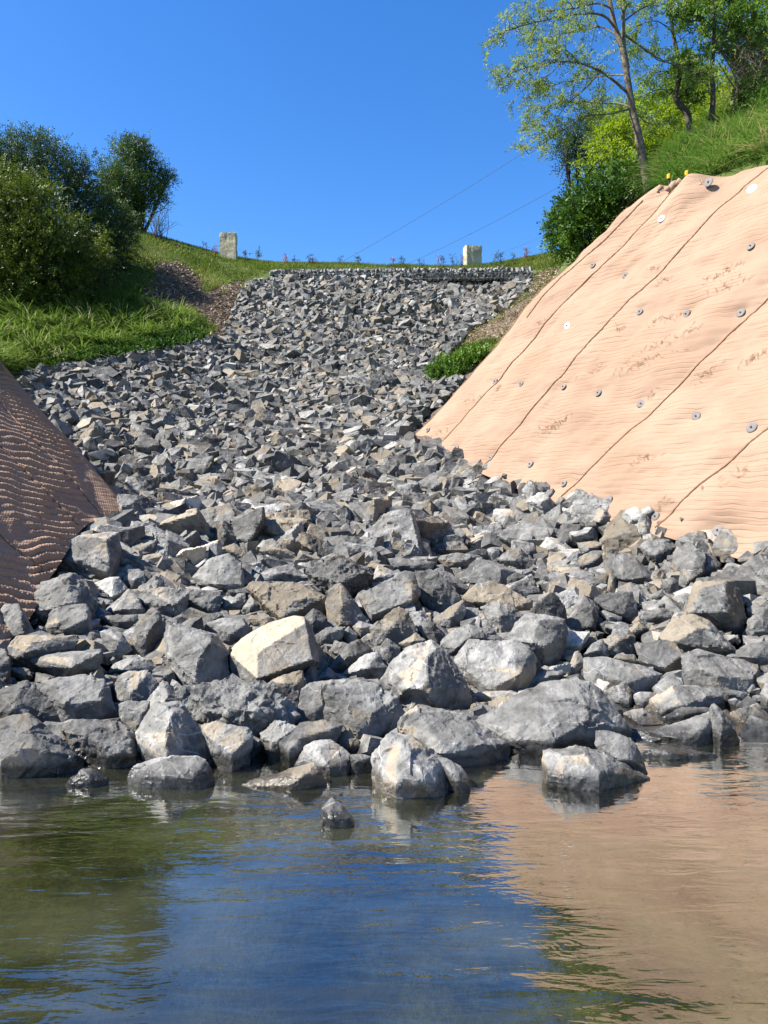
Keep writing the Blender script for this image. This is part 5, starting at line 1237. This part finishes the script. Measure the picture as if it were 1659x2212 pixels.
feather_tree("tree", "tall leaning pale-trunked tree with feathery light foliage above the peach mat", foot(1400, 405, 15.4),
    [(990, 1075), (985, 1040), (955, 880), (930, 750), (895, 600), (860, 380), (835, 250), (800, 150), (770, 0), (740, -150), (720, -330)], 15.4, .10,
    [([(870, 520), (790, 450, -.2), (700, 390, -.5), (600, 355, -.8), (500, 345, -1.), (380, 360, -1.2), (250, 395, -1.3), (150, 460, -1.4)], .045),
     ([(885, 600), (820, 580, .2), (740, 580, .4), (620, 570, .5), (470, 580, .7), (350, 630, .8), (300, 720, .8)], .035),
     ([(805, 160), (740, 90, -.2), (650, 75, -.4), (520, 90, -.6), (380, 120, -.8), (200, 170, -.9), (80, 215, -1.)], .042),
     ([(880, 610), (760, 640, -.3), (640, 650, -.6), (540, 710, -.8), (420, 790, -1.), (310, 870, -1.)], .030),
     ([(815, 200), (720, 150, .3), (620, 170, .6), (450, 200, .8), (300, 240, 1.), (240, 260, 1.)], .030),
     ([(785, 50), (700, 20, -.2), (560, 50, -.5), (380, 60, -.7), (290, 20, -.8)], .030),
     ([(770, 0), (700, -70, .2), (560, -100, .4), (420, -90, .5), (300, -60, .6)], .035),
     ([(870, 380), (850, 250, .1), (850, 100, .1), (845, 0, .2), (850, -200, .2)], .085),
     ([(865, 420), (790, 420, .4), (640, 440, .8), (480, 470, 1.), (330, 520, 1.2)], .028),
     ([(720, 395, -.4), (650, 480, -.5), (560, 560, -.6), (450, 680, -.7), (330, 760, -.8)], .022),
     ([(860, 200, .1), (960, 270, .2), (1050, 330, .3), (1180, 380, .4), (1300, 420, .5)], .035),
     ([(850, 120, .1), (930, 60, .2), (1020, 20, .3), (1120, -20, .4)], .03),
     ([(600, 355, -.8), (520, 280, -.9), (420, 300, -1.), (330, 330, -1.1)], .018),
     ([(500, 345, -1.), (430, 420, -1.), (330, 460, -1.1), (260, 530, -1.1)], .016),
     ([(900, 620), (990, 690, .2), (1100, 700, .4)], .02)],
    211, 'bark', 'feather', dens=1.0)
feather_tree("tree", "thin crooked tree right of the leaning tree", foot(1490, 300, 16.9),
    [(1222, 800), (1218, 740), (1205, 640), (1150, 570), (1140, 530), (1165, 400), (1145, 280), (1120, 150), (1110, -60), (1100, -300)], 16.6, .085,
    [([(1140, 530), (1110, 520, -.2), (1050, 500, -.4), (970, 530, -.5), (900, 570, -.6)], .022),
     ([(1160, 440), (1080, 400, .2), (980, 420, .4), (910, 460, .5)], .02),
     ([(1150, 330), (1050, 340, -.3), (960, 280, -.5), (900, 330, -.6)], .02),
     ([(1125, 180), (1040, 120, -.2), (960, 130, -.3), (900, 180, -.3)], .02),
     ([(1118, 80), (1180, 20, -.1), (1260, 0, -.1), (1330, 40, -.1)], .02),
     ([(1112, 0), (1050, -20, -.2), (1000, 40, -.3)], .018),
     ([(1160, 400), (1220, 330, .1), (1280, 300, .1)], .018), ([(1135, 250), (1210, 190, -.2), (1270, 180, -.3)], .018)],
    212, 'bark_dark', 'lime', dens=1.2, vb=.45)
feather_tree("tree", "straight thin dark tree nearest the right frame edge", foot(1535, 278, 16.9),
    [(1330, 760), (1335, 700), (1350, 560), (1345, 400), (1355, 200), (1350, 0), (1350, -200)], 16.7, .075,
    [([(1345, 440), (1290, 400, -.2), (1200, 370, -.4), (1150, 380, -.5)], .02),
     ([(1340, 530), (1280, 480, .2), (1190, 400, .4)], .02),
     ([(1352, 250), (1420, 160, -.1), (1500, 100, -.1), (1600, 80, -.2)], .025),
     ([(1350, 150), (1270, 90, -.2), (1200, 80, -.2), (1120, 60, -.3)], .022),
     ([(1350, 60), (1430, 0, 0), (1520, -30, 0)], .022), ([(1352, 300), (1440, 280, .2), (1540, 270, .3)], .02),
     ([(1345, 580), (1290, 580, .2), (1220, 540, .3), (1180, 500, .4)], .016),
     ([(1350, 20), (1290, -20, .1), (1240, 20, .1)], .02), ([(1350, 120), (1450, 150, .3), (1560, 200, .4), (1640, 160, .4)], .02)],
    213, 'bark_dark', 'glossy', dens=1.4, lL=.075, lW=.04, vb=.5)
bush("tree", "broad leafy green tree filling the top right corner", "tree", foot(1660, 270, 18.6),
     [(1560, 25, 18.2, .6), (1632, 15, 18.2, .75), (1605, 70, 18.2, .45), (1660, 85, 18, .6), (1500, -15, 18.2, .6), (1720, 40, 18, .9), (1570, -60, 18.3, .8), (1680, -60, 18.2, .9), (1545, 60, 18.4, .3)], 'lime', 380, 8, .3, .085, .045, 206, group=G2, shell=.6, lump=.4, r0=.07, vb=.22)
# tangle of dead twigs
g = np.random.default_rng(214)
e = empty("shrub", foot(1620, 262, 17.2)); tag(e, "brown tangle of dead leafless twigs at the right frame edge", "shrub")
mb = MB()
for i in range(420):
    a = P(1560 + 40 * g.random() + 75 * g.random(), 205 - 130 * g.random() ** 1.2, 16.9 + g.normal(0, .35))
    dv = unit(g.normal(0, 1, 3) + np.array([.2, 0, -.1])); L = g.uniform(.2, .6)
    mb.tube([a, a + dv * L * .5 + g.normal(0, .04, 3), a + dv * L + g.normal(0, .07, 3) - [0, 0, .06]], [.0055, .004, .002], 3)
mb.build("twigs", M['twiggy'], e); mb = MB()
for i in range(8):
    a = foot(1615 + g.normal(0, 18), 262, 17.1); b = P(1605 + g.normal(0, 35), 130 + g.normal(0, 25), 16.9)
    mb.tube([a, (a + b) / 2 + g.normal(0, .12, 3), b], [.025, .018, .008], 5)
mb.build("trunk", M['twiggy'], e)

# ---- grasses
def scatter_ground(poly, n, g, dmin=8, dmax=36):
    """points on the ground seen inside an outline"""
    out = []
    pa = np.array(poly)
    us = np.linspace(pa[:, 0].min(), pa[:, 0].max(), 40)
    # bounding box in plan from a few sight lines
    pts = [P(u, v, ray_ground(u, v)) for u, v in poly]; q = np.array([p for p in pts if p[1] < 44])
    x0, x1, y0, y1 = q[:, 0].min() - .6, q[:, 0].max() + .6, q[:, 1].min() - .6, min(q[:, 1].max() + .8, dmax)
    tot = 0
    while tot < n:
        x = g.uniform(x0, x1, 20000); y = g.uniform(y0, y1, 20000); z = gz(x, y)
        p = np.stack([x, y, z], 1); u, v = proj(p); ok = inpoly(u, v, poly) & (y > dmin)
        if ok.sum() == 0: break
        out.append(p[ok]); tot += ok.sum()
    return np.concatenate(out)[:n]
def tuft_blades(mb, p, g, h, w, seg=2, droop=.5, lean=.35, vb=.5):
    n = len(p); out = unit(np.stack([g.normal(0, lean, n), g.normal(0, lean, n), np.ones(n)], 1))
    var = np.clip(vb + .32 * fbm(p * 1.1, 2, 3) + g.normal(0, .2, n), 0, 1)
    mb.blades(p - [0, 0, .01], out, h * g.uniform(.5, 1.3, n), w, seg, droop * g.uniform(.3, 1.3, n), var)
LAWN = [(-80, 640), (240, 600), (230, 560), (300, 500), (370, 520), (440, 540), (520, 560), (620, 570), (840, 576), (1160, 556), (1215, 545), (1200, 580), (1160, 583), (840, 584), (590, 588), (530, 612), (500, 700), (480, 735), (400, 752), (300, 770), (200, 780), (60, 800), (-80, 820)]
g = np.random.default_rng(301)
mb = MB(); p = scatter_ground(LAWN, 75000, g)
u, v = proj(p)
bare = inpoly(u, v, MULCH) & (fbm(p * .9, 2, 77) > -.75)
tuft_blades(mb, p[~bare], g, .15, .022, 2)
p = scatter_ground([(500, 558), (840, 576), (1215, 545), (1215, 575), (1160, 583), (840, 585), (590, 588), (540, 580)], 22000, g, 26)
tuft_blades(mb, p, g, .16, .022, 2)
tag(mb.build("grass", M['lawn']), "short sunlit grass over the hillside and along the crest", "grass", None, 'stuff')
STRAP = [(-120, 660), (90, 655), (230, 645), (330, 660), (400, 690), (415, 715), (330, 735), (230, 762), (60, 800), (-120, 815)]
mb = MB(); c = scatter_ground(STRAP, 330, g)
for q in c:
    n = 70; a = g.uniform(0, 2 * np.pi, n); el = g.uniform(.25, 1.2, n)
    out = np.stack([np.cos(a) * np.cos(el), np.sin(a) * np.cos(el), np.sin(el)], 1)
    b = q + np.stack([g.normal(0, .06, n), g.normal(0, .06, n), 0 * a], 1)
    mb.blades(b, out, g.uniform(.45, .9) * g.uniform(.6, 1.2, n), .034, 4, g.uniform(.4, 1.1, n), np.clip(g.normal(.48, .16) + g.normal(0, .28, n), 0, 1))
tag(mb.build("strap_grass", M['strap']), "arching strap-leaved tussocks below the bushes on the left", "tussock grass", None, 'stuff')
mb = MB(); p = scatter_ground([(100, 790), (190, 758), (300, 738), (420, 715), (440, 735), (400, 752), (290, 770), (190, 785), (70, 806)], 2600, g)
sprays(mb, p + [0, 0, .04], g.normal(0, .5, (len(p), 3)) + [0, 0, .8], .28, 8, .07, .04, np.clip(.35 + .25 * fbm(p, 2, 4), 0, 1), g)
tag(mb.build("ground_cover", M['glossy']), "low dark green ground cover along the left rock edge", "ground cover", None, 'stuff')
mb = MB(); p = scatter_ground([(1405, 407), (1420, 350), (1470, 310), (1540, 270), (1659, 225), (1800, 200), (1800, 335), (1659, 352), (1600, 362), (1545, 382), (1500, 392), (1440, 402)], 24000, g, 9, 20)
tuft_blades(mb, p, g, .26, .017, 3, .9, .5, .42)
for q in p[::70]:
    n = 60; a = g.uniform(0, 2 * np.pi, n); el = g.uniform(.35, 1.4, n)
    out = np.stack([np.cos(a) * np.cos(el), np.sin(a) * np.cos(el), np.sin(el)], 1)
    bb_ = q + np.stack([g.normal(0, .07, n), g.normal(0, .07, n), 0 * a], 1)
    mb.blades(bb_, out, g.uniform(.35, .85) * g.uniform(.6, 1.2, n), .020, 4, g.uniform(.4, 1.2, n), np.clip(g.normal(.5, .2) + g.normal(0, .25, n), 0, 1))
p2 = scatter_ground([(1260, 430), (1400, 330), (1480, 280), (1400, 405), (1300, 450)], 4000, g, 12, 24)
tuft_blades(mb, p2, g, .35, .016, 3, .9, .5)
tag(mb.build("tall_grass", M['tall']), "long wind-bent grass on top of the right bank", "long grass", None, 'stuff')
# verge between the riprap and the peach mat
mb = MB(); p = scatter_ground([(1141, 600), (1215, 560), (1160, 670), (1075, 750), (1000, 750), (1012, 716), (1069, 688)], 2600, g)
tuft_blades(mb, p, g, .16, .018, 2, .7, .5, .95)
p = scatter_ground([(988, 752), (1075, 735), (1045, 775), (1000, 800), (960, 800)], 3200, g)
tuft_blades(mb, p, g, .24, .018, 2, .6, .5, .55)
tag(mb.build("verge_weeds", M['lawn']), "thin yellowing weeds on the verge beside the peach mat", "weeds", None, 'stuff')
f0 = foot(960, 800, 20.0)
bush("plant", "low bright green leafy plant at the rock edge left of the peach mat", "plant", f0,
     [(955, 800, 20, .30), (985, 795, 20.1, .30), (1010, 780, 20.4, .26), (1035, 765, 20.8, .22), (940, 808, 19.9, .2), (972, 815, 19.7, .22)], 'glossy', 1900, 8, .2, .075, .045, 330, r0=.012, vb=.55, upw=.6)

# seedlings along the crest
SEED = [(30, 105, 30), (70, 110, 26), (205, 150, 40), (260, 142, 46), (385, 152, 24), (425, 160, 18), (490, 160, 22), (505, 162, 20), (635, 170, 18), (715, 163, 30), (870, 168, 22), (910, 163, 30), (1000, 170, 18), (1070, 163, 24), (1100, 160, 22), (1140, 155, 26), (1178, 158, 26), (1330, 150, 26), (1358, 145, 36), (1475, 130, 44), (1415, 150, 20)]
BLK = {'left': 130, 'right': 1228}
def seed_label(i, x, h):
    tall = 'tall' if h > 35 else 'tiny' if h < 21 else 'small'
    if x < 88: return f"{tall} dark seedling {'beside' if x > 50 else 'two steps left of'} the taller sandstone block"
    if x > 1266: return f"{tall} seedling right of the squat sandstone block, " + {1330: 'nearest to it', 1358: 'second from it', 1415: 'third from it', 1475: 'nearest to the peach mat'}[x]
    o = ['first', 'second', 'third', 'fourth', 'fifth', 'sixth', 'seventh', 'eighth', 'ninth']
    mid = [q[0] for q in SEED if 168 < q[0] < 1190]
    k = mid.index(x)
    if k < 7: return f"{tall} {'reddish' if i % 3 == 1 else 'green'} seedling on the crest, {o[k]} right of the taller sandstone block"
    k2 = len(mid) - 1 - k
    return f"{tall} {'reddish' if i % 3 == 1 else 'green'} seedling on the crest, {o[k2]} left of the squat sandstone block"
for i, (x, y, h) in enumerate(SEED):
    u, v = 432 + .4792 * x, 484 + .4792 * y
    hh = h * .4792 / FPX * 30; g = np.random.default_rng(400 + i)
    f0 = P(u, v, 29.8); f0[2] = float(gz(f0[0], f0[1]))
    top = max(f0[2] + .55 * hh, P(u, v - h * .24, 29.8)[2]); f1 = f0 + [g.normal(0, .04), g.normal(0, .04), top - f0[2]]
    e = empty("seedling", f0); tag(e, seed_label(i, x, h), "seedling", "seedlings along the grassy crest")
    mb = MB(); mb.tube([f0 - [0, 0, .03], (f0 + f1) / 2 + g.normal(0, .015, 3), f1], [.012, .009, .004], 4)
    for k in range(4):
        t = g.uniform(.3, .9); q = f0 + (f1 - f0) * t; mb.tube([q, q + [g.normal(0, .1), g.normal(0, .1), .08]], [.006, .003], 3)
    mb.build("stem", M['bark_dark'], e)
    ml = MB(); n = int(10 + h * .7); tt = g.uniform(.35, 1.05, n)[:, None]; q = f0 + (f1 - f0) * tt + g.normal(0, .05, (n, 3))
    sprays(ml, q, g.normal(0, 1, (n, 3)) + [0, 0, .5], .11, 4, .055, .028, np.clip((.98 if i % 3 == 1 else .45) + g.normal(0, .1, n), 0, 1), g)
    ml.build("foliage", M['seedling'], e)

# ------------------------------------------------------------------ sandstone blocks, gabion wall, wires, pegs
def block(label, u0, u1, v0, v1, d, rot, seed):
    g = np.random.default_rng(seed)
    w = (u1 - u0) / FPX * d * .93; h = (v1 - v0) / FPX * d; dp = w * .6
    c = P((u0 + u1) / 2, v1, d); bm = bmesh.new()
    bmesh.ops.create_cube(bm, size=1.0)
    bmesh.ops.bevel(bm, geom=bm.edges[:], offset=.03, segments=2, affect='EDGES')
    bmesh.ops.subdivide_edges(bm, edges=bm.edges[:], cuts=6, use_grid_fill=True)
    R = Matrix.Rotation(rot, 3, 'Z')
    co = np.array([v.co for v in bm.verts])
    co = co * [w, dp, h] + [0, 0, h / 2]
    q = co * 4 + seed
    dis = .030 * fbm(q, 4, seed)
    ctr = np.array([0, 0, h / 2]); nn = unit((co - ctr) / [w, dp, h])
    co = co + nn * dis[:, None]
    co[:, 2] = np.where(co[:, 2] < .05, co[:, 2] - .5, co[:, 2])
    for v, p in zip(bm.verts, co): v.co = R @ Vector(p)
    me = bpy.data.meshes.new("stone_block"); bm.to_mesh(me); bm.free()
    o = link("stone_block", me, M['sandstone']); o.location = c; tag(o, label, "stone block", "sandstone blocks on the crest")
def bd(u, v): return float(np.clip(ray_ground(u, v), 28.4, 31.5))
block("taller squared sandstone block on the grassy crest at left", 475, 512.5, 505.5, 559, bd(493, 559), .04, 3)
block("squat squared sandstone block on the grassy crest at right", 1002, 1039.5, 533, 568, bd(1020, 568), .25, 9)

ga, gb = P(582, 583, 27.7), P(1153, 578, 27.7); gh = .38
e = empty("gabion_wall", (ga + gb) / 2 - [0, 0, gh]); tag(e, "long low gabion wall of caged grey stones along the top of the riprap", "gabion wall")
mb = MB(); g = np.random.default_rng(501); Ls = np.linalg.norm(gb - ga); axx = (gb - ga) / Ls
V_, F_, A_, n = [], [], [], 0
for row in range(5):
    for dpth in range(2 if row < 4 else 4):
        for k in range(int(Ls / .13)):
            q = ga + axx * ((k + .5 + g.uniform(-.3, .3)) * .13) + np.array([0, .10 + .11 * dpth + g.uniform(-.03, .03), -gh + .05 + row * .075 + g.uniform(-.02, .02)])
            Vp, Fp = PROTO[int(g.integers(len(PROTO)))]; R = euler_R(*g.uniform(0, 6.28, 3))
            V_.append(Vp * .085 @ R.T + q); F_.append(Fp + n); n += len(Vp)
            A_.append(np.tile([g.choice([1.2, 1.6, 2.0, 2.6], p=[.3, .3, .25, .15]), g.uniform(0, .5), g.random()], (len(Vp), 1)))
link("stone_fill", make_mesh("stone_fill", np.concatenate(V_), [np.concatenate(F_)], {'rock': np.concatenate(A_)}), M['rock'], e)
mb = MB()
for h_ in (0, -gh * .5, -gh): mb.tube([ga + [0, -.005, h_ + .02], gb + [0, -.005, h_ + .02]], .006, 4)
mb.tube([ga + [0, .45, .02], gb + [0, .45, .02]], .006, 4)
for k in range(int(Ls / .25) + 1):
    q = ga + axx * min(k * .25, Ls); r = .0045 if k % 4 == 0 else .0018
    mb.tube([q + [0, -.005, -gh], q + [0, -.005, .02]], r, 4); mb.tube([q + [0, -.005, .02], q + [0, .45, .02]], r, 4)
mb.build("wire_cage", M['cage'], e)

for lab, a, b in (("upper dark power line slanting across the sky behind the crest", (690, 592), (1330, 199)), ("middle dark power line slanting across the sky behind the crest", (830, 592), (1330, 332)),
                  ("lowest and faintest power line, just left of the right bank bushes", (1060, 552), (1330, 428))):
    pa, pb = P(*a, 42), P(*b, 36); t = np.linspace(0, 1, 30)[:, None]
    p = pa + (pb - pa) * t - np.array([0, 0, 1.]) * (.25 * 4 * t * (1 - t))
    mb = MB(); mb.tube(p, .006 if 'faint' in lab else .010, 5); tag(mb.build("power_line", M['wire']), lab, "power line", "power lines behind the crest")

for lab, u, v, h_ in (("yellow-capped marker peg left of the crumpled mat hem", 1445, 381, .22), ("taller yellow-capped marker peg above the crumpled mat hem", 1484, 374, .25)):
    p = P(u, v, SR.at(u, v + 20)[1] + .25); e = empty("marker_peg", p - [0, 0, h_]); tag(e, lab, "peg", "marker pegs on top of the mat")
    mb = MB(); mb.tube([p - [0, 0, h_], p - [0, 0, .03]], .010, 6); mb.build("shaft", M['bark_dark'], e)
    mb = MB(); mb.tube([p - [0, 0, .045], p - [0, 0, .04], p + [0, 0, .03], p + [0, 0, .038]], [.02, .036, .036, .026], 8); mb.build("cap", M['yellow'], e)
for lab, u, v, rr in (("loose grey anchor plate standing on edge at the mat top right", 1531, 394, .075), ("crinkled grey anchor plate lying on the crumpled mat hem", 1476, 407, .07)):
    p = P(u, v, SR.at(u, v)[1] - .08); o = plate(p, [-.8, -.5, .25], rr, M['zinc'], None); tag(o, lab, "anchor plate")

# bark chips on the mulch patch, and bleached straw lying about
mb = MB(); g = np.random.default_rng(601)
for poly, n in ((MULCH, 5200), (MULCH_R, 1800)):
    p = scatter_ground(poly, n, g)
    d = unit(np.stack([g.normal(0, 1, n), g.normal(0, 1, n), g.normal(0, .35, n)], 1)[:len(p)])
    sd = unit(np.cross(d, np.array([0, 0, 1.]) + g.normal(0, .5, (len(p), 3))))
    mb.leaves(p + [0, 0, .03], d, sd, g.uniform(.06, .2, len(p)), g.uniform(.02, .05, len(p)), g.random(len(p)))
t_ = NT("bark_chips"); col_ = t_.mix(t_.attr('var'), (.12, .088, .06), (.44, .35, .26))
M['chips'] = t_.done(t_.principled(col_, .9).outputs[0])
tag(mb.build("mulch_chips", M['chips']), "bark mulch chips strewn over the bare patches of the banks", "mulch", None, 'stuff')
